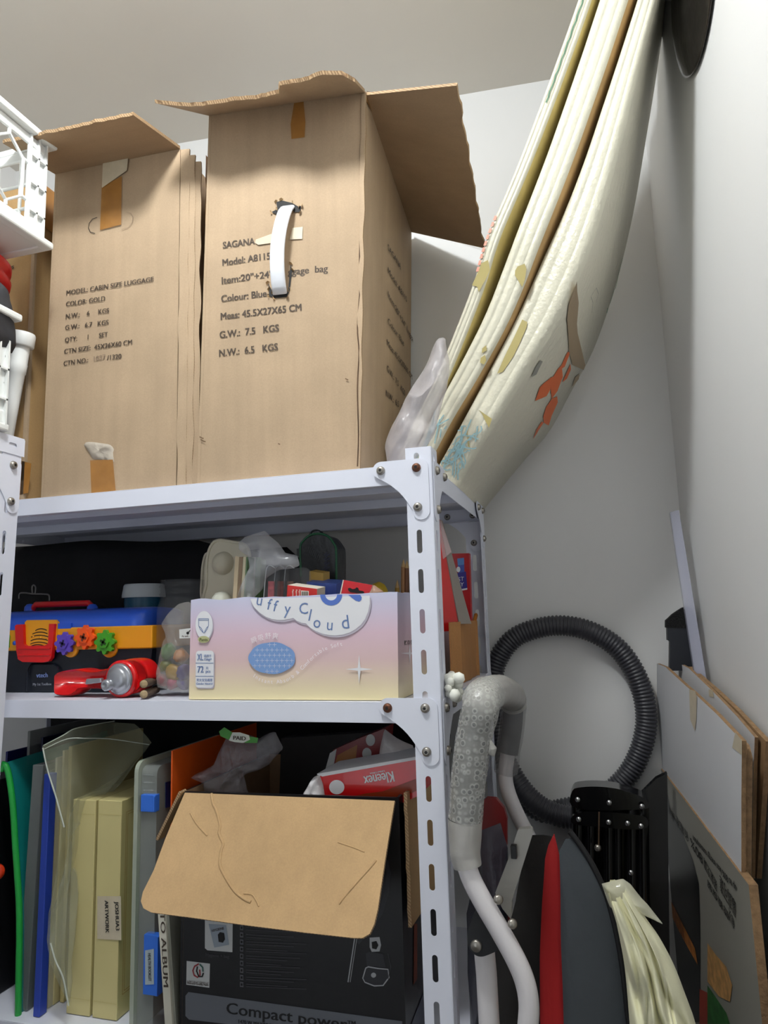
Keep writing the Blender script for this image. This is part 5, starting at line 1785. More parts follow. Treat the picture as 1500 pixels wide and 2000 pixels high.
# clear zip bag round the cream files
m = MB()
Zf = lambda pts: zm(0, 1380, 3.226, pts)
def zb_pt(px, py, y): return Y(px, py, y)
ol = [Y(a, b, y) for (a, b), y in zip(Zf([(275, 245), (330, 225), (400, 180), (470, 140), (600, 110), (720, 92), (860, 110), (960, 225), (800, 400), (640, 500), (480, 575), (440, 700), (430, 900), (400, 1100), (330, 1400), (318, 1490), (420, 1800), (440, 1880), (425, 1890), (330, 1620), (300, 1480), (330, 1200), (370, 900), (380, 720), (330, 480), (290, 330)]),
     [.99, .995, 1.0, 1.01, 1.05, 1.1, 1.14, 1.14, 1.1, 1.05, 1.0, .99, .99, .99, .99, .99, .99, .99, .99, .99, .99, .99, .99, .99, .99, .99])]
M_zip = film('zip_film', (186, 188, 160), .22, .13, bump=(26, .7, .006))
bagz = thing('zip_bag', (Y(110, 1900, 1.0).x, 1.05, zb), 'large clear zip bag sagging over the cream files and yellow box files', 'plastic bag')
m.puff(ol, FN, .010, M_zip, 90, 9, .008, 22, True, 6)
m.build('bag_film', bagz)
m = MB()
M_zl = P('zip_line', (214, 220, 210), .2, alpha=.7)
for pts in ([(275, 245), (400, 180), (470, 140), (600, 112), (720, 92)], [(280, 268), (420, 205), (540, 200), (700, 205), (940, 240)]):
    P3 = [Y(a, b, y) for (a, b), y in zip(Zf(pts), [.985, .99, 1.0, 1.04, 1.09])]
    m.tube(smooth_path(P3, 5), .0009, M_zl, 6)
for pts in ([(318, 1490), (350, 1600), (395, 1700), (420, 1820), (432, 1885)], [(270, 260), (300, 400), (350, 560), (405, 760)]):
    m.tube(smooth_path([Y(a, b, .98) for a, b in Zf(pts)], 5), .0013, M_zl, 6)
build_split(m, 'zip_strip', bagz)
# green file, clear case, photo album, orange folder
gt, q = yzfile('file', 'green file with a white label squeezed between the box file and the clear case', 'file', 266, 279, 1640, 1.045, .2, P('file_green', (24, 126, 56), .4))
m = MB()
m.slab([Y(271, 1697, 1.0445), Y(278, 1697, 1.0445), Y(278, 1654, 1.0445), Y(271, 1654, 1.0445)], .0004, P('paper_white', (226, 226, 222), .6))
m.build('label_card', gt)['label'] = 'white label'
M_case2 = P('case_frosted', (176, 182, 178), .22, alpha=.42, bump=(40, .2))
y0 = 1.0
a, b = Y(277, 1500, y0), Y(307, 1500, y0)
zt2 = Y(290, 1497, y0).z
cc_ = thing('document_case', ((a.x + b.x) / 2, 1.12, zb), 'frosted clear document case with two blue clips next to the photo album', 'document case')
m = MB()
prof = rrect(V((0, y0 + .125, (zb + zt2) / 2)), EY, EZ, .125, (zt2 - zb) / 2, .012)
m.ext([V((a.x, p.y, p.z)) for p in prof], EX * (b.x - a.x), M_case2, smooth=False)
for k in range(3): m.box((a.x + .004, y0 - .0008, lerp(zt2, zb, .03 + .03 * k) - .002), (b.x - .006, y0 + .001, lerp(zt2, zb, .03 + .03 * k)), M_case2)
m.build('shell', cc_)
m = MB()
prof = rrect(V((0, y0 + .125, (zb + zt2) / 2 + .004)), EY, EZ, .133, (zt2 - zb) / 2 + .004, .016)
m.ext([V((a.x - .0075, p.y, max(p.z, zb))) for p in prof], EX * .007, P('case_rim', (190, 198, 182), .25, alpha=.7))
m.build('rim', cc_)
M_clip = P('clip_blue', (52, 112, 216), .3)
for (x0_, yy0, x1_, yy1, lab) in ((275, 1553, 304, 1585, None), (280, 1828, 311, 1941, 'HEALTH BOOKLET')):
    m = MB()
    p, q = Y(x0_, yy1, y0 - .005), Y(x1_, yy0, y0 - .005)
    m.box((p.x, y0 - .006, p.z), (q.x, y0 + .006, q.z), M_clip)
    m.box((q.x - .003, y0 - .0085, p.z + .001), (q.x, y0 - .005, q.z - .001), M_clip)
    if lab:
        f = lambda px, py: Y(px, py, y0 - .006)
        m.slab([f(284, 1923), f(301, 1922), f(301, 1853), f(284, 1856)], .0004, P('label_grey', (170, 184, 190), .5), None, None, 1, 1, lambda u, v: FN * .0008)
        m.text(lab, f(290, 1861), f(291, 1915), FN, M_dark, .0052, .0014)
    m.build('clip', cc_, bevel=.001)['label'] = 'blue snap clip'
m = MB()
m.slab([X(322, 1578, b.x), X(338, 1574, b.x), X(338, 1524, b.x), X(322, 1528, b.x)], .0004, P('sticker_navy', (26, 36, 90), .4), None, None, 1, 1, lambda u, v: EX * .0012)
m.build('sticker', cc_)['label'] = 'navy sticker'
pa_ = thing('photo_album', (Y(322, 1900, .99).x, 1.1, zb), 'white spined photo album with a grey cover beside the black printed carton', 'photo album')
ytp = .99
p0, p1 = Y(303, 1700, ytp), Y(317, 1700, ytp)
b0 = Y(322, 2000, ytp); b1 = Y(332, 2000, ytp)
dx = (b0.x - p0.x) / (b0.z - p0.z)
zbx = lambda x, z0: x + dx * (zb - z0)
m = MB()
m.hexa([(zbx(p0.x, p0.z), ytp, zb), (zbx(p1.x, p1.z), ytp, zb), (zbx(p1.x, p1.z), ytp + .012, zb), (zbx(p0.x, p0.z), ytp + .012, zb)], [p0, p1, p1 + EY * .012, p0 + EY * .012], P('spine_white', (224, 220, 204), .5))
n_ = FN
m.text('PHOTO ALBUM', Y(310, 1722, ytp), Y(320, 1927, ytp), FN, M_ink, .0085, .0006)
m.build('spine', pa_)
m = MB()
m.hexa([(zbx(p1.x, p1.z) - .001, ytp + .004, zb), (zbx(p1.x, p1.z) + .004, ytp + .004, zb), (zbx(p1.x, p1.z) + .004, ytp + .2, zb), (zbx(p1.x, p1.z) - .001, ytp + .2, zb)], [p1 + V((-.001, .004, 0)), p1 + V((.004, .004, 0)), p1 + V((.004, .2, 0)), p1 + V((-.001, .2, 0))], P('album_grey', (150, 150, 138), .55))
m.build('cover', pa_)
yzfile('folder', 'orange plastic folder standing behind the black printed carton', 'folder', 334, 337, 1466, 1.006, .29, P('folder_orange', (224, 92, 24), .35, alpha=.92))

# ------------------------------------------------------------------ black printed appliance carton
Z2 = lambda pts: zm(260, 1380, 2.419, pts)
Z3 = lambda pts: zm(260, 1680, 2.419, pts)
yK = .995
kTL, kTR = Y(361, 1548, yK), Y(773, 1563, yK)
zk = (kTL.z + kTR.z) / 2
kx0, kx1 = Y(352, 1900, yK).x, Y(783, 1950, yK).x
M_kb = P('carton_black', (20, 20, 24), .35, var=(5, .2))
kb = thing('appliance_carton', ((kx0 + kx1) / 2, 1.14, zb), 'black printed appliance carton with a brown flap folded down over its front', 'box')
dk = .30
yR2 = 1.015
KB = [V((kx0, yK, zb)), V((kx1, yR2, zb)), V((kx1, yR2 + dk, zb)), V((kx0, yK + dk, zb))]
KT = [V((p.x, p.y, zk)) for p in KB]
m = MB()
for i in range(4):
    a, b, c, d = KB[i], KB[(i + 1) % 4], KT[(i + 1) % 4], KT[i]
    m.slab([a, b, c, d], .004, M_kb, M_kb, M_cbin)
m.slab([KB[3] + EZ * .001, KB[2] + EZ * .001, KB[1] + EZ * .001, KB[0] + EZ * .001], .003, M_cb)
NK = (KB[1] - KB[0]).cross(EZ).normalized()
NK = V((NK.x, NK.y, 0))
if NK.y > 0: NK = -NK
k3 = lambda x, y: on(260 + x / 2.419, 1680 + y / 2.419, NK, KB[0])
def kp(pts, mt, off=.0006): m.poly([k3(*q) + NK * off for q in pts], mt)
M_band = P('band_grey', (104, 108, 116), .4)
M_faint = P('print_faint', (62, 60, 66), .5)
M_kw = P('print_greywhite', (198, 200, 200), .5)
kp([(262, 622), (248, 640), (248, 735), (265, 752), (1270, 870), (1272, 760)], M_band)
m.text('Compact power', k3(443, 722), k3(1012, 800), NK, P('lettering_black', (16, 16, 18), .4), .0155, .0012)
m.text('TM', k3(1014, 778), k3(1052, 782), NK, P('lettering_black', (16, 16, 18), .4), None, .0012)
m.text('1470 W MAXIMUM SUCTION', k3(500, 768), k3(760, 800), NK, P('lettering_black', (16, 16, 18), .4), None, .0012)
kp([(340, 240), (340, 415), (352, 425), (470, 434), (472, 250)], M_kw)
kp([(358, 300), (440, 305), (455, 398), (385, 412)], P('print_cool_grey', (150, 160, 172), .5), .0010)
kp([(402, 350), (412, 338), (432, 342), (436, 372), (426, 388), (406, 384)], M_dark, .0014)
m.text('HYGIENE', k3(375, 338), k3(432, 325), NK, M_ink, None, .0014)
m.text('Hygiene + bag', k3(345, 452), k3(455, 462), NK, M_faint, None, .0008)
kp([(254, 475), (252, 587), (361, 602), (364, 488)], M_kw)
M_lr, M_lg = P('print_dark_red', (150, 40, 48), .5), P('print_dark_green', (40, 96, 86), .5)
m.strip([k3(*q) + NK * .0006 for q in [(312, 488), (292, 500), (284, 520), (290, 542), (306, 552), (318, 540), (316, 515)]], .0022, NK, M_lr, .0006)
m.strip([k3(*q) + NK * .0006 for q in [(306, 500), (302, 522), (312, 548), (328, 548), (334, 530)]], .0022, NK, M_dark, .0008)
m.strip([k3(*q) + NK * .0006 for q in [(316, 490), (330, 505), (332, 525)]], .0020, NK, M_lg, .0008)
m.text('علامة الجودة الإماراتية', k3(258, 572), k3(358, 582), NK, M_ink, None, .0014)
m.text('Emirates Quality Mark', k3(258, 582), k3(358, 593), NK, M_ink, None, .0014)
for k in range(9):
    yy = 318 + k * 33.5
    c = k3(514, yy)
    m.poly([c + NK * .0008 + EX * dx_ * .0028 + EZ * dz_ * .0034 for dx_, dz_ in ((-1, -1), (1, -1), (1, 1), (-1, 1))], P('tick_grey', (92, 92, 98), .5))
    m.poly([c + NK * .0012 + EX * dx_ * .0014 + EZ * dz_ * .0016 for dx_, dz_ in ((-1, -1), (1, -1), (1, 1), (-1, 1))], M_dark)
    for j in range(2): m.strip([k3(535, yy + j * 12 - 2), k3(700 + 150 * ((k * 7 + j * 3) % 5) / 5, yy + j * 12 + 10)], .0012, NK, M_faint, .0008)
# printed picture of the vacuum head
M_chr = P('print_silver', (168, 170, 174), .4)
m.strip([k3(1048, 365), k3(1016, 575)], .0016, NK, M_chr, .0008)
m.strip([k3(1058, 365), k3(1026, 575)], .0008, NK, M_chr, .0008)
m.strip([k3(*q) for q in [(1195, 0), (1208, 60), (1200, 150), (1170, 250), (1110, 330), (1060, 390)]], .006, NK, P('print_dark_grey', (44, 44, 50), .4), .0006)
kp([(1118, 365), (1165, 362), (1172, 400), (1165, 430), (1128, 432), (1118, 410)], M_chr, .0008)
kp([(1128, 385), (1150, 380), (1160, 400), (1150, 420), (1130, 415)], M_dark, .0012)
kp([(1100, 440), (1115, 432), (1180, 440), (1195, 505), (1105, 500)], P('print_dark_grey', (44, 44, 50), .4), .0008)
kp([(1088, 560), (1095, 520), (1110, 502), (1205, 512), (1210, 555), (1180, 590), (1140, 592), (1100, 580)], P('print_dark_grey', (44, 44, 50), .4), .0008)
m.strip([k3(*q) for q in [(1100, 508), (1112, 502), (1160, 510), (1205, 514), (1210, 552), (1182, 590), (1140, 592), (1096, 575), (1086, 556), (1100, 508)]], .0016, NK, M_chr, .0012)
m.strip([k3(*q) for q in [(1205, 440), (1218, 500), (1205, 560)]], .0010, NK, M_faint, .0012)
m.poly([k3(1137 + 12 * math.cos(a), 541 + 12 * math.sin(a)) + NK * .0014 for a in [-2 * math.pi * k / 18 for k in range(18)]], M_chr)
# right side print
kxs = lambda x, y: X(260 + x / 2.419, 1680 + y / 2.419, kx1)
m.poly([kxs(*q) + EX * .0008 for q in [(1325, 300), (1340, 300), (1340, 560), (1322, 590)]], P('print_rust', (120, 58, 40), .5))
m.poly([kxs(*q) + EX * .0008 for q in [(1310, 780), (1395, 560), (1395, 790)]], P('print_slate', (70, 74, 92), .5))
m.build('body', kb)
# front flap folded down: outline with rounded lower corners, creases
fa, fb2 = Y(361, 1548, yK - .002), Y(771, 1564, yK - .002)
fd = Y(275, 1776, .905)
nfl = (fb2 - fa).cross(fd - fa).normalized()
ff = lambda px, py: on(px, py, nfl, fa)
M_cf = cardboard('cardboard_fresh', (196, 163, 120))
m = MB()
ol = [ff(*q) for q in [(361, 1548), (771, 1564), (765, 1600), (752, 1680), (738, 1775), (731, 1805), (722, 1824), (708, 1832), (690, 1832), (600, 1822), (480, 1807), (380, 1793), (295, 1782), (280, 1774), (275, 1760), (279, 1742), (300, 1700), (322, 1640), (345, 1585)]]
sg = 1 if nfl.y < 0 else -1
m.ext(ol, nfl * (-sg * .005), M_cf, M_edge)
NF2 = nfl * sg
for pts, wd in (([(413, 1550), (416, 1570), (422, 1582), (430, 1612), (428, 1628), (436, 1648), (432, 1662), (430, 1690), (440, 1712), (458, 1740), (476, 1755), (490, 1762)], .003), ([(735, 1680), (720, 1698), (700, 1720), (672, 1752), (662, 1766)], .0022), ([(372, 1588), (385, 1610), (405, 1632)], .002), ([(476, 1745), (494, 1748), (506, 1770)], .002), ([(660, 1645), (690, 1655), (712, 1664)], .0016)):
    m.tube(smooth_path([ff(*q) for q in pts], 4), wd * .7, M_cf, 8)
fo = m.build('flap', kb)
fo['label'] = 'plain brown flap folded down'
# right flap hanging outside, left flap end
m = MB()
xw = kx1 + .004
t0, t1_ = Y(795, 1549, 1.02), X(818, 1537, kx1 + .010)
b0_, b1_ = Y(804, 1812, 1.02), X(830, 1790, kx1 + .016)
t1_.y = min(t1_.y, 1.28); b1_.y = t1_.y
m.slab([b0_, V((b0_.x + .006, 1.27, b0_.z)), V((t0.x + .006, 1.27, t0.z)), t0], .005, M_cf, M_edge, M_kb, 4, 16, lambda u, v: V((.002 * mnoise.noise(V((v * 12, 3, u * 3))), 0, 0)))
m.build('flap', kb)['label'] = 'brown inner face of the right flap'
m = MB()
la, lb2 = Y(347, 1543, 1.0), Y(312, 1640, 1.0)
q0_, q3_ = Y(308, 1642, .984), Y(353, 1549, .984)
m.slab([q0_, q0_ + EY * .018, q3_ + EY * .018, q3_], .004, M_cf, M_edge, None, 4, 6)
m.build('flap', kb)['label'] = 'left flap, only its torn edge showing'
# things in it
m = MB()
M_wrapc = film('crackly_film', (176, 172, 178), .26, .08, bump=(70, .9, .007))
pb_ = thing('plastic_bag', Y(450, 1560, 1.05) - EZ * .02, 'crackly clear bag with a green PAID sticker in the black carton', 'plastic bag')
m.puff([Y(*q, 1.05) for q in Z2([(335, 430), (345, 370), (275, 330), (330, 300), (380, 270), (400, 215), (440, 140), (520, 125), (600, 150), (680, 125), (715, 190), (640, 260), (560, 310), (515, 345), (545, 430)])], FN, .016, M_wrapc, 110, 14, .016, 34, True, 8)
m.build('bag_film', pb_)
m = MB()
s2 = lambda x, y: Y(*Z2([(x, y)])[0], 1.024)
m.poly([s2(*q) for q in [(452, 160), (470, 122), (505, 122), (548, 136), (552, 156), (520, 172), (480, 168)]], P('sticker_white', (206, 210, 200), .5))
for pts in ([(405, 118), (430, 98), (468, 122), (452, 158), (412, 140)], [(550, 142), (590, 148), (586, 172), (525, 172)]): m.poly([s2(*q) + FN * -.0005 for q in pts], P('sticker_green', (62, 140, 46), .4))
m.text('PAID', s2(474, 156), s2(532, 160), FN, M_ink, .0062, .0006)
m.build('paid_sticker', pb_)['label'] = 'green and white sticker'
kl = thing('tissue_pack', Y(720, 1560, 1.06) - EZ * .01, 'bright red tissue pack with upside-down white lettering in the black carton', 'tissue pack')
yk = 1.035
kq = lambda x, y, yy=yk: Y(*Z2([(x, y)])[0], yy)
m = MB()
M_kr = P('pack_red', (216, 20, 26), .2, coat=.4)
fr = [kq(875, 322), kq(1345, 240), kq(1352, 420), kq(1240, 470), kq(905, 430)]
bk_v = V((.004, .085, .002))
m.ext(fr, bk_v, M_kr)
m.poly([kq(870, 322) + FN * .0006, kq(1340, 238) + FN * .0006, kq(1341, 250) + FN * .0006, kq(895, 330) + FN * .0006], M_pw)
m.ext([kq(868, 318), kq(1340, 236), kq(1340, 241), kq(870, 323)], bk_v, M_pw)
m.text('Kleenex', kq(1226, 305), kq(1088, 330), FN, M_pw, .0155, .0008)
m.text('Limited Edition', kq(1188, 300), kq(1120, 312), FN, M_pw, None, .0008)
m.poly([kq(963 + 36 * math.cos(a), 380 + 34 * math.sin(a)) + FN * .0008 for a in [-2 * math.pi * k / 24 for k in range(24)]], M_pw)
m.poly([kq(*q) + FN * .0007 for q in [(1100, 410), (1180, 400), (1340, 340), (1345, 395), (1240, 440), (1000, 432)]], P('pack_rust', (150, 52, 20), .25))
m.build('wrapper', kl)
m = MB()
m.puff([kq(*q) for q in [(795, 440), (810, 395), (850, 335), (880, 322), (898, 370), (906, 432)]], FN, .02, P('tissue_white', (226, 224, 226), .45, bump=(40, .6, .004)), 40, 7, .006, 40)
m.build('gathered_end', kl)['label'] = 'white gathered plastic end'
kd = thing('tissue_pack', Y(680, 1500, 1.2) - EZ * .08, 'dark red and amber tissue pack behind the bright red one', 'tissue pack')
m = MB()
m.ext([kq(*q, 1.17) for q in [(905, 480), (945, 205), (1070, 150), (1185, 105), (1150, 480)]], EY * .06, P('pack_dark', (132, 26, 28), .3))
m.poly([kq(*q, 1.17) + FN * .0006 for q in [(950, 290), (965, 230), (1060, 180), (1050, 275)]], P('pack_amber', (160, 98, 26), .3))
m.poly([kq(*q, 1.17) + FN * .0006 for q in [(905, 310), (930, 220), (962, 200), (950, 270)]], M_kw)
for cx_, cy_ in ((1122, 158), (1105, 222)): m.poly([kq(cx_ + 22 * math.cos(a), cy_ + 28 * math.sin(a), 1.17) + FN * .0008 for a in [-2 * math.pi * k / 20 for k in range(20)]], M_kw)
m.build('wrapper', kd)
kw = thing('tissue_pack', Y(770, 1500, 1.15) - EZ * .06, 'white wrapped tissue pack close to the front post in the black carton', 'tissue pack')
m = MB()
m.puff([kq(*q, 1.13) for q in [(1140, 420), (1165, 200), (1190, 105), (1240, 140), (1330, 190), (1340, 420)]], FN, .02, P('pack_white', (206, 200, 200), .3, bump=(40, .7, .004)), 40, 7, .006, 40)
m.build('wrapper', kw)
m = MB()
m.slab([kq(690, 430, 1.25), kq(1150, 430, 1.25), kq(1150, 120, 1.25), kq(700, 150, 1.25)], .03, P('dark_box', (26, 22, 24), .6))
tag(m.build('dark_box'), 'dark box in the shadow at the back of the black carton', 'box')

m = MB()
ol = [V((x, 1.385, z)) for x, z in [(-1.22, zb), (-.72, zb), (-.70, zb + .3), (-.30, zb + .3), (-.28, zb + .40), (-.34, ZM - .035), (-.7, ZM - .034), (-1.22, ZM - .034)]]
m.puff(ol, FN, .03, P('black_fabric', (12, 12, 13), .9), 70, 8, .008, 9)  # black bulk added to keep the back of the lower shelf dark
tag(m.build('bag_backing'), 'added black backing that stands in for the dark behind the files on the lower shelf', 'bag')

# ------------------------------------------------------------------ things on the floor at the right
M_tubew = P('tube_white', (226, 222, 224), .32)
M_grip = P('grip_foam', (54, 56, 62), .8, bump=(200, .3))
M_wrap = P('bubble_wrap', (214, 214, 208), .25, alpha=.5, spec=.8)
nt = M_wrap.node_tree
_b = nt.nodes['Principled BSDF']
_tc = [n for n in nt.nodes if n.type == 'TEX_COORD'][0]
vo = nt.nodes.new('ShaderNodeTexVoronoi')
vo.inputs['Scale'].default_value = 118
vo.inputs['Randomness'].default_value = .45
nt.links.new(_tc.outputs['Object'], vo.inputs['Vector'])
ra = nt.nodes.new('ShaderNodeValToRGB')          # each bubble: clear middle, milky ring
for pos, v in ((.0, .30), (.28, .30), (.38, .62), (.48, .50), (.58, .38)):
    e = ra.color_ramp.elements.new(pos) if pos not in (0., ) else ra.color_ramp.elements[0]
    e.position = pos
    e.color = (v, v, v, 1)
ra.color_ramp.elements[-1].color = (.4, .4, .4, 1)
nt.links.new(vo.outputs['Distance'], ra.inputs['Fac'])
nt.links.new(ra.outputs['Color'], _b.inputs['Alpha'])
bp_ = nt.nodes.new('ShaderNodeBump')
bp_.inputs['Strength'].default_value = .5
bp_.inputs['Distance'].default_value = .002
bp_.invert = True
nt.links.new(vo.outputs['Distance'], bp_.inputs['Height'])
nt.links.new(bp_.outputs['Normal'], _b.inputs['Normal'])
M_milk = P('wrap_milky', (196, 194, 188), .35, alpha=.72, bump=(60, .5, .003))
M_sheer = P('wrap_sheer', (170, 168, 168), .25, alpha=.35, bump=(60, .8, .004))
yA, yB2 = .96, 1.30
fA = [Y(a, b, yA) for a, b in [(938, 1385), (926, 1440), (915, 1520), (909, 1600), (908, 1660), (916, 1705), (940, 1755), (975, 1815), (1008, 1875), (1026, 1920), (1033, 1965), (1030, 2020), (1028, 2100)]]
rB = [Y(a, b, yB2) for a, b in [(1003, 1375), (1000, 1420), (992, 1470), (987, 1510), (992, 1545), (1010, 1590), (1035, 1640), (1062, 1700), (1090, 1765), (1110, 1840), (1115, 1930)]]
top = [fA[0].lerp(rB[0], t) + EZ * (.020 * math.sin(math.pi * t) ** .5 + .004) for t in (.04, .15, .5, .85, .96)]
fr_ = thing('folding_frame', (fA[-1].x, 1.1, 0), 'white folded tubular frame right of the rack, its handle swathed in bubble wrap', 'folding frame')
fA2 = smooth_path(fA, 5)
rB2 = smooth_path(rB, 5)
fA2.append(V((fA2[-1].x, yA, .02)))
rB2.append(V((rB2[-1].x, yB2, .02)))
m = MB()
m.tube(fA2, .0128, M_tubew, 18)
m.build('front_tube', fr_)
m = MB()
m.tube(rB2, .0128, M_tubew, 18)
m.build('rear_tube', fr_)
for hp_, nm in ((smooth_path(fA[3::-1], 5), 'front'), (smooth_path(rB[:3], 5), 'rear')):
    m = MB()
    m.tube(hp_, .0178, M_grip, 16)
    m.build('handle_grip', fr_)['label'] = 'dark foam handle grip'
m = MB()
m.tube(smooth_path([fA[0]] + top + [rB[0]], 5), .0165, M_tubew, 14)
m.build('crossbar', fr_)
def sleeve(pts, r0, r1, mt, lab, seed):
    m = MB()
    wp = smooth_path(pts, 8)
    m.tube(wp, [lerp(r0, r1, i / (len(wp) - 1)) + .0012 * mnoise.noise(q * 40) for i, q in enumerate(wp)], mt, 30, caps=False)
    m.v = [v + mnoise.noise_vector(v * 45 + V((seed, 0, 0))) * .0012 for v in m.v]
    m.build('bubble_wrap_sleeve', fr_)['label'] = lab
sleeve([fA[5].lerp(fA[4], .3), fA[4], fA[3]], .0185, .0225, M_milk, 'milky lower end of the wrap', 1)
sleeve([fA[3], fA[2], fA[1], fA[0], top[0], top[1]], .0225, .0262, M_wrap, 'bubble wrap with round bubbles', 2)
sleeve([fA[0].lerp(top[0], .8)] + top + [rB[0]], .0245, .0235, M_milk, 'milky top of the wrap', 3)
sleeve([top[-1], rB[0], rB[1], rB[2], rB[3]], .0240, .0205, M_sheer, 'sheer rear end of the wrap', 4)
m = MB()
m.puff([fA[1] + V((.022, -.006, z)) for z in (0,)] * 1 + [fA[1] + V((.030, -.004, -.012)), fA[1] + V((.026, -.004, -.024)), fA[1] + V((.018, -.006, -.02))], FN, .006, M_milk, 20, 4, .002, 60)
m.build('wrap_corner', fr_)['label'] = 'puckered corner of the wrap'
m = MB()
tpts = [Y(a, b, 1.0) for a, b in [(944, 1835), (950, 1900), (956, 2010)]]
m.tube(tpts + [V((tpts[-1].x, 1.0, .01))], .0138, M_tubew, 18)
m.build('leg', fr_)
Zr = lambda pts: zm(840, 1560, 3.261, pts)
m = MB()
m.ext([Y(*q, .968) for q in smooth_path([V((a, b, 0)) for a, b in Zr([(330, 690), (250, 810), (238, 900), (260, 970), (310, 1005), (370, 995), (465, 945), (480, 900)])], 4, True) for q in [(q.x, q.y)]], EY * .018, P('bracket_black', (22, 23, 26), .45))
m.build('pivot_bracket', fr_, bevel=.001)['label'] = 'black pivot bracket'
m = MB()
c = Y(*Zr([(295, 935)])[0], .968)
m.lathe([(.0075, 0), (.0075, .002), (.006, .004), (0, .0045)], c, FN, M_bolt, 20)
m.build('rivet', fr_)['label'] = 'silver rivet'
m = MB()
yG = 1.03
M_bar = P('bar_grey', (176, 174, 168), .4)
m.ext([Y(*q, yG) for q in Zr([(560, 195), (648, 190), (655, 220), (520, 650), (516, 770), (460, 700), (415, 600), (500, 380)])], EY * .012, M_bar)
m.build('flat_link', fr_, bevel=.002)['label'] = 'light grey flat link bar'
m = MB()
p, q = Y(*Zr([(518, 375)])[0], yG - .004), Y(*Zr([(552, 293)])[0], yG - .004)
m.box((p.x, yG - .010, p.z), (q.x, yG, q.z), M_black)
m.build('stop_knob', fr_, bevel=.001)['label'] = 'black rubber stop'
for x, y in ((432, 640), (522, 795)):
    m = MB()
    m.lathe([(.006, 0), (.006, .003), (.004, .005), (0, .0055)], Y(*Zr([(x, y)])[0], .955), V((.6, -1, .2)), M_bolt, 16)
    m.build('rivet', fr_)['label'] = 'silver rivet'
# dark red cover, dark plastic bag behind the tubes
m = MB()
m.ext([Y(*q, 1.22) for q in Zr([(320, 130), (330, 20), (360, -5), (420, 0), (470, 60), (490, 130), (490, 300), (320, 300)])], EY * .012, P('cover_maroon', (120, 22, 20), .4))
m.hexa([V((Y(*Zr([(325, 300)])[0], 1.22).x, 1.22, 0)), V((Y(*Zr([(485, 300)])[0], 1.22).x, 1.22, 0)), V((Y(*Zr([(485, 300)])[0], 1.22).x, 1.232, 0)), V((Y(*Zr([(325, 300)])[0], 1.22).x, 1.232, 0))],
       [Y(*Zr([(325, 300)])[0], 1.22), Y(*Zr([(485, 300)])[0], 1.22), Y(*Zr([(485, 300)])[0], 1.22) + EY * .012, Y(*Zr([(325, 300)])[0], 1.22) + EY * .012], P('cover_maroon', (120, 22, 20), .4))
tag(m.build('board_cover'), 'dark maroon rounded board seen behind the white frame', 'board')
m = MB()
ol = [Y(*q, 1.13) for q in Zr([(310, 210), (340, 160), (430, 140), (490, 200), (500, 300), (490, 400), (420, 560), (340, 700), (250, 800), (230, 700), (280, 480)])]
lowx = Y(*Zr([(300, 900)])[0], 1.13).x
ol[7:9] = [V((lowx + .03, 1.13, .01)), V((lowx - .03, 1.13, .01))]
m.puff(ol, FN, .014, P('smoky_film', (70, 70, 82), .2, alpha=.7, bump=(40, .7, .005)), 60, 9, .008, 24, True, 4)
tag(m.build('plastic_bag'), 'smoky dark plastic bag hanging behind the white frame tube', 'plastic bag')
# folded red and grey fabric thing
fbg = thing('folded_tent_bag', (Y(1150, 1990, 1.05).x, 1.08, 0), 'folded grey and red fabric bag with curved black binding, beside the white frame', 'fabric bag')
M_gfab = P('fabric_grey', (68, 73, 78), .85, var=(20, .05), bump=(60, .3, .003))
M_rfab = P('fabric_red', (170, 24, 26), .8, bump=(60, .3, .003))
M_bfab = P('fabric_black', (40, 38, 37), .9, bump=(60, .3, .003))
yQ = 1.06
def fabric(pts, yy, dpt, mt, name, lab, amp=.004, seed=0):
    m = MB()
    ol = [Y(*q, yy) for q in Zr(pts)]
    k = max(range(len(ol)), key=lambda i: pts[i][1] * 10000 + pts[i][0])     # bottom right corner of the outline
    if pts[(k + 1) % len(pts)][1] < pts[k][1]:
        ol.reverse()
        k = len(ol) - 1 - k
    a, b = ol[(k + 1) % len(ol)], ol[k]
    ol = ol[:k + 1] + [V((b.x, yy, .004)), V((a.x, yy, .004))] + ol[k + 1:]
    m.puff(ol, FN, dpt, mt, 130, 12, amp, 14, True, seed)
    o = m.build(name, fbg)
    o['label'] = lab
fabric([(640, 235), (800, 230), (830, 900), (800, 1440), (390, 1440), (390, 1010), (440, 960), (530, 700), (560, 520)], yQ + .035, .012, M_bfab, 'black_panel', 'black fabric side')
fabric([(728, 380), (748, 300), (772, 240), (788, 222), (804, 260), (812, 330), (830, 350), (826, 470), (850, 480), (862, 900), (862, 1440), (700, 1440), (702, 1000), (710, 700)] [::-1][::-1], yQ, .010, M_rfab, 'red_panel', 'red fabric side', .003, 2)
fabric([(820, 330), (850, 270), (890, 212), (950, 290), (1010, 385), (1062, 485), (1120, 620), (1165, 780), (1200, 950), (1230, 1150), (1252, 1350), (1265, 1440), (848, 1440)], yQ - .012, .010, M_gfab, 'grey_panel', 'grey fabric side', .003, 3)
m = MB()
bd2 = smooth_path([Y(*q, yQ - .014) for q in Zr([(890, 208), (950, 288), (1012, 383), (1066, 483), (1124, 618), (1169, 778), (1205, 950), (1235, 1150), (1256, 1350), (1268, 1440)])], 4)
m.tube(bd2 + [V((bd2[-1].x, bd2[-1].y, .01))], .0038, P('binding_black', (16, 16, 18), .6), 8)
m.build('binding', fbg)['label'] = 'black edge binding'
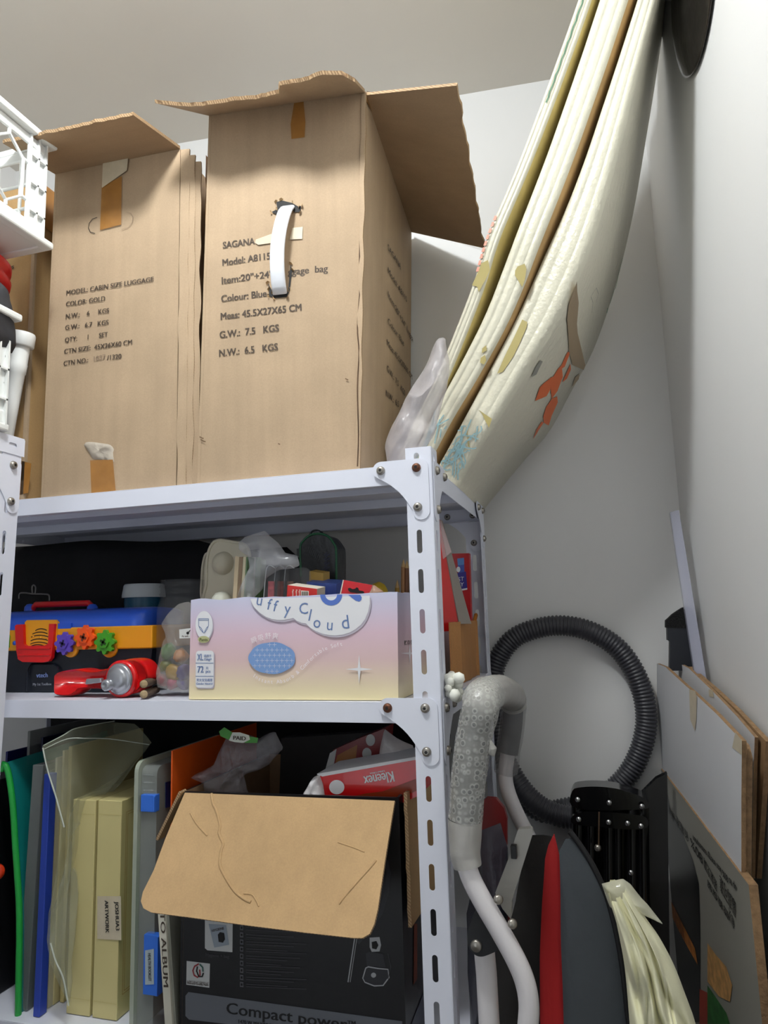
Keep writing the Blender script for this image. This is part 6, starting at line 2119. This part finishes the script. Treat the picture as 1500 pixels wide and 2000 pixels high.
# glossy black stand by the back wall
ySd = 1.43
M_gl = P('gloss_black', (12, 12, 13), .18, coat=.3)
st_ = thing('folded_stand', (Y(1200, 1700, ySd).x, ySd, 0), 'glossy black folded stand with screws and upright tubes below the hose', 'stand')
Zs = lambda pts: zm(1080, 1280, 2.778, pts)
def sy(x, y, d=0): return Y(*Zs([(x, y)])[0], ySd + d)
m = MB()
cap = smooth_path([sy(x, y, -.02) for x, y in [(102, 820), (105, 735), (150, 716), (240, 712), (340, 722), (400, 740), (470, 762), (512, 790), (515, 830), (400, 838), (260, 842)]], 3, True)
m.ext(cap, EY * .05, M_gl, smooth=True)
m.build('top_cap', st_, bevel=.003)
m = MB()
m.ext(smooth_path([sy(x, y, -.024) for x, y in [(108, 870), (180, 850), (300, 852), (420, 862), (505, 880), (508, 935), (400, 945), (250, 930), (110, 915)]], 3, True), EY * .05, M_gl, smooth=True)
m.build('clamp', st_, bevel=.002)
for x in (135, 200, 300, 350, 425, 485):
    m = MB()
    a, b = sy(x, 800), sy(x + (x - 300) * .02, 1300)
    m.tube([a, b, V((b.x, ySd, .01))], .0115 if x != 350 else .008, M_gl, 14)
    m.build('upright', st_)
m = MB()
m.tube([sy(250, 850, -.03), sy(248, 1030, -.03)], .0016, P('rod_copper', (140, 112, 92), .3, metal=.8), 6)
m.lathe([(.006, -.002), (.006, .002), (.003, .004), (0, .004)], sy(243, 1045, -.03), FN, M_bolt, 12)
m.build('pull_rod', st_)['label'] = 'thin coppery rod'
for x, y in ((134, 783), (305, 800), (482, 820), (140, 890), (302, 906), (405, 912), (478, 927), (424, 1180)):
    m = MB()
    m.lathe([(.0048, 0), (.004, .002), (0, .0026)], sy(x, y, -.028 if y < 1000 else -.012), FN, P('screw_bright', (190, 190, 190), .25, metal=.9), 12)
    m.build('screw', st_)
m = MB()
m.ext([sy(x, y, .03) for x, y in [(470, 760), (560, 670), (620, 640), (640, 2100), (480, 2100)]], EY * .02, M_gl)
m.build('side_plate', st_)
m = MB()
m.ext([sy(x, y, .016) for x, y in [(120, 800), (500, 800), (495, 1400), (140, 1400)]], EY * .006, M_gl)
m.build('back_plate', st_)
# corrugated hose leaning on the back wall
def wl_pt(px, py, off): return on(px, py, WN, WP - WN * off)
hpx = [(1135, 1598, .10), (1090, 1592, .09), (1045, 1568, .08), (1005, 1520, .065), (975, 1450, .045), (962, 1370, .03), (968, 1300, .026), (1000, 1250, .025), (1050, 1227, .025), (1105, 1222, .025), (1160, 1236, .025), (1210, 1270, .025), (1245, 1325, .025), (1262, 1390, .025), (1256, 1450, .025), (1232, 1505, .025), (1195, 1545, .025), (1150, 1570, .026), (1105, 1580, .028), (1060, 1585, .028), (1020, 1560, .028)]
hc_ = smooth_path([wl_pt(*q) for q in hpx], 8)
L_ = sum((a - b).length for a, b in zip(hc_, hc_[1:]))
NR = int(L_ / .0072)
hq = resample(hc_, NR * 4 + 1, False)
rad = [(.0205, .0225, .0225, .0205)[i % 4] if i % 4 else .0188 for i in range(len(hq))]
rad = [[.0186, .0212, .0222, .0212][i % 4] for i in range(len(hq))]
m = MB()
m.tube(hq, rad, P('hose_grey', (58, 58, 64), .38), 20)
tag(m.build('vacuum_hose'), 'dark grey corrugated hose coiled in a ring against the back wall', 'hose')
# clear strip and brush in the corner
ac = thing('clear_strip', wl_pt(1375, 1320, .05), 'clear plastic angle strip leaning in the wall corner above the brush', 'strip')
m = MB()
M_acr = P('acrylic_violet', (186, 188, 208), .12, alpha=.5, spec=.9)
yS_ = 1.5
s0, s1, s2_, s3 = Y(1311, 1000, yS_), Y(1326, 996, yS_), Y(1392, 1400, yS_ - .06), Y(1372, 1400, yS_ - .06)
m.slab([s3, s2_, s1, s0], .002, M_acr)
m.slab([s3, s3 + V((.0, .02, 0)), s0 + V((0, .02, 0)), s0], .002, M_acr)
m.build('strip', ac)
br_ = thing('dust_brush', Y(1325, 1300, 1.52), 'black dusting brush upright in the wall corner behind the white boards', 'brush')
m = MB()
yb_ = 1.515
Zc = lambda pts: zm(900, 950, 2.5, pts)
m.ext([Y(*q, yb_) for q in Zc([(1008, 690), (1030, 672), (1120, 690), (1140, 700), (1138, 900), (1020, 900), (1022, 755), (1010, 752)])], EY * .028, P('brush_navy', (18, 22, 32), .5))
m.build('brush_head', br_, bevel=.002)
m = MB()
pts = [(1003, 690), (1003, 655), (1020, 640), (1035, 625), (1060, 608), (1085, 592), (1110, 585), (1130, 592), (1140, 640), (1138, 690)]
m.ext([Y(*q, yb_ - .002) for q in Zc(pts)], EY * .032, P('bristle_black', (10, 10, 12), .95, bump=(400, 1, .004)))
m.build('bristles', br_)
# flattened white and printed cartons against the right wall
A1, A2 = V((.112, 1.572, 0)), V((.172, 1.13, 0))
AN = V((A2.y - A1.y, A1.x - A2.x, 0)).normalized()
if AN.x > 0: AN = -AN
pl = lambda px, py, off=0: on(px, py, AN, A1 - AN * off)
fc_t = thing('flattened_carton', (.15, 1.35, 0), 'flattened carton against the right wall, white lid sheets over a dark printed panel', 'carton')
M_wb = P('board_white', (218, 219, 222), .5, var=(6, .02), bump=(30, .2, .002))
M_core = P('board_core', (146, 115, 82), .8, var=(120, .25), bump=(300, .5, .002))
def wb(pts, off, th, mt, name, edge=M_core, lab=None, drop=False):
    m = MB()
    ol = [pl(a, b, off) for a, b in pts]
    m.ext(ol, AN * -th, mt, edge)
    o = m.build(name, fc_t)
    if lab: o['label'] = lab
    return m, o
wpts = [(1283, 1296), (1300, 1303), (1340, 1340), (1352, 1350), (1400, 1395), (1449, 1447), (1448, 1560), (1448, 1714), (1400, 1650), (1340, 1568), (1283, 1487)]
wb(wpts, 0, .006, M_wb, 'white_sheet', lab='front white lid sheet')
wb([(1300, 1312), (1452, 1455), (1458, 1480), (1456, 1716), (1300, 1500)], .010, .008, cardboard('board_brown', (148, 117, 84)), 'brown_sheet', lab='brown board between the white sheets')
wb([(1325, 1295), (1345, 1305), (1392, 1350), (1440, 1400), (1474, 1440), (1472, 1500), (1468, 1716), (1330, 1560)], .034, .005, M_wb, 'white_sheet', lab='rear white lid sheet')
wb([(1345, 1302), (1398, 1348), (1440, 1388), (1496, 1448), (1490, 1540), (1478, 1716), (1350, 1560)], .043, .007, cardboard('board_brown', (148, 117, 84)), 'brown_sheet', lab='rear brown board')
m = MB()
for pts, off in (([(1346, 1346), (1358, 1350), (1361, 1362), (1360, 1405), (1357, 1428), (1348, 1405), (1347, 1380)], -.0008), ([(1384, 1346), (1392, 1348), (1394, 1362), (1385, 1360)], .033), ([(1436, 1430), (1449, 1446), (1449, 1475), (1440, 1468), (1430, 1460)], -.0008)):
    m.poly([pl(a, b, off) for a, b in pts], M_tapeold)
build_split(m, 'tape', fc_t, label='masking tape')
# printed lower panel, down to the floor
fpn = pl(1458, 1748, -.003)
rpn = pl(1283, 1490, -.003)
m = MB()
M_pgrey = P('panel_grey', (158, 156, 146), .35)
M_pblk = P('panel_black', (26, 27, 28), .3)
q0, q1, q2, q3 = pl(1283, 1491, -.003), pl(1462, 1728, -.003), None, None
q2 = V((q1.x, q1.y, 0.003))
q3 = V((q0.x, q0.y, 0.003))
m.ext([q0, q1, q2, q3], AN * -.012, M_pgrey, M_core)
def pp_(pts, mt, off=.004): m.poly([pl(a, b, -off) for a, b in Zs(pts)], mt)
pp_([(566, 640), (600, 640), (640, 850), (700, 960), (760, 1110), (792, 1240), (798, 1420), (800, 1650), (800, 1990), (566, 1990)], M_pblk, .0036)
pp_([(572, 660), (598, 665), (608, 760), (606, 850), (590, 852), (575, 800)], P('badge_dark_green', (36, 48, 46), .4), .0040)
m.poly([pl(*Zs([(590 + 13 * math.cos(a), 770 + 58 * math.sin(a))])[0], -.0044) for a in [2 * math.pi * k / 24 for k in range(24)]], P('badge_pale', (128, 138, 134), .4))
m.poly([pl(*Zs([(590 + 10 * math.cos(a), 770 + 50 * math.sin(a))])[0], -.0048) for a in [2 * math.pi * k / 24 for k in range(24)]], P('badge_dark_green', (36, 48, 46), .4))
M_cr = P('print_crust', (186, 112, 48), .5, var=(90, .35))
pp_([(620, 1290), (660, 1370), (720, 1490), (770, 1590), (785, 1680), (740, 1600), (680, 1490), (630, 1380)], M_cr, .0042)
pp_([(838, 1560), (880, 1620), (940, 1690), (972, 1790), (960, 1880), (900, 1850), (838, 1770)], P('print_noodle', (204, 156, 96), .5, var=(70, .3)), .0040)
pp_([(838, 1790), (880, 1850), (940, 1940), (960, 2000), (838, 2000)], P('print_leaf', (52, 104, 52), .5, var=(60, .4)), .0044)
pp_([(795, 1810), (838, 1830), (838, 2000), (795, 2000)], P('print_tomato', (158, 60, 44), .5), .0040)
M_pk = P('print_charcoal', (44, 44, 42), .5)
for st, S, E, H in (('80%', (812, 1088), (745, 985), .0165), ('省電達', (735, 970), (668, 872), .0150), ('耗電', (655, 870), (628, 815), .0120), ('最高可達', (992, 1345), (905, 1195), .0210), ('蒸氣烹調', (890, 1230), (820, 1100), .0150), ('營養保留', (955, 1400), (838, 1215), .0105), ('每次', (985, 1440), (955, 1370), .0150), ('up to 80% less energy consumption', (995, 1250), (760, 975), None)):
    a, b = pl(*Zs([S])[0], -.004), pl(*Zs([E])[0], -.004)
    m.text(st, a, b, AN, M_pk, H, .0004)
m.build('printed_panel', fc_t)['label'] = 'dark and grey printed panel'
# cream cloth in a clear bag, and dark boards in the corner
ck = thing('cream_cloth', (Y(1290, 1990, 1.0).x, 1.02, 0), 'creased cream cloth bundled in a clear bag before the printed carton', 'cloth')
yZ = 1.0
M_ccl = P('cloth_cream', (242, 239, 204), .7, var=(14, .06), bump=(40, .4, .003))
lft = smooth_path([Y(*q, yZ) for q in Zs([(285, 1252), (312, 1340), (340, 1430), (362, 1540), (385, 1660), (400, 1800), (408, 1900), (415, 1990)])], 5)
rgt = smooth_path([Y(*q, yZ) for q in Zs([(392, 1243), (440, 1320), (500, 1420), (560, 1500), (612, 1590), (662, 1690), (715, 1830), (775, 1990)])], 5)
lft.append(V((lft[-1].x + .01, yZ, .004)))
rgt.append(V((rgt[-1].x - .02, yZ, .004)))
lft, rgt = resample(lft, 90, False), resample(rgt, 90, False)
def cl_fn(u, v, sg=1):
    k = min(88.99, v * 89)
    i = int(k)
    a, b = lft[i].lerp(lft[i + 1], k - i), rgt[i].lerp(rgt[i + 1], k - i)
    w_ = (b - a).length
    p_ = a.lerp(b, u)
    bul = math.sqrt(max(0, 1 - (2 * u - 1) ** 2)) * .045
    s_ = 3.4 * u + 1.3 * math.sin(7 * v + 1) + 1.6 * mnoise.noise(V((u * 2.2, v * 9, 3)))
    f_ = abs((s_ % 1.0) * 2 - 1)
    f_ = 1 - f_ ** 1.6
    s2 = 2.2 * v * 6 + 2.5 * u + 1.8 * mnoise.noise(V((u * 3, v * 7, 8)))
    g_ = 1 - abs((s2 % 1.0) * 2 - 1) ** 1.5
    e_ = min(1, 5 * min(u, 1 - u))
    d = bul + e_ * (.020 * (f_ - .5) + .010 * (g_ - .5) + .006 * mnoise.noise(V((u * 9, v * 26, 1))))
    return p_ + FN * d * sg + EX * (.006 * mnoise.noise(V((u * 4, v * 12, 5))) * e_)
m.grid(lambda u, v: cl_fn(u, v), 60, 160, M_ccl) if False else None
m = MB()
m.grid(lambda u, v: cl_fn(u, v), 60, 170, M_ccl)
m.grid(lambda u, v: V((0, 0, 0)) + cl_fn(1 - u, v, -.4), 20, 60, M_ccl)
m.build('cloth', ck)
m = MB()
ol = [Y(*q, yZ - .005) for q in Zs([(270, 1243), (375, 1213), (420, 1240), (480, 1310), (520, 1350), (600, 1460), (500, 1420), (420, 1350), (345, 1320), (318, 1370)])]
m.puff(ol, FN, .01, film('bag_film_soft', (240, 238, 214), .45, .15, bump=(40, .6, .005)), 60, 7, .006, 30)
m.build('clear_bag', ck)['label'] = 'clear bag mouth'
dkb = thing('dark_board', (.205, 1.04, 0), 'dark board standing between the flattened carton and the right wall', 'board')
m = MB()
p_ = on(1466, 1760, EY, V((0, 1.10, 0)))
m.box((.188, 1.02, 0), (.203, 1.13, 1.02), P('board_dark', (30, 31, 38), .5))
m.build('panel', dkb)
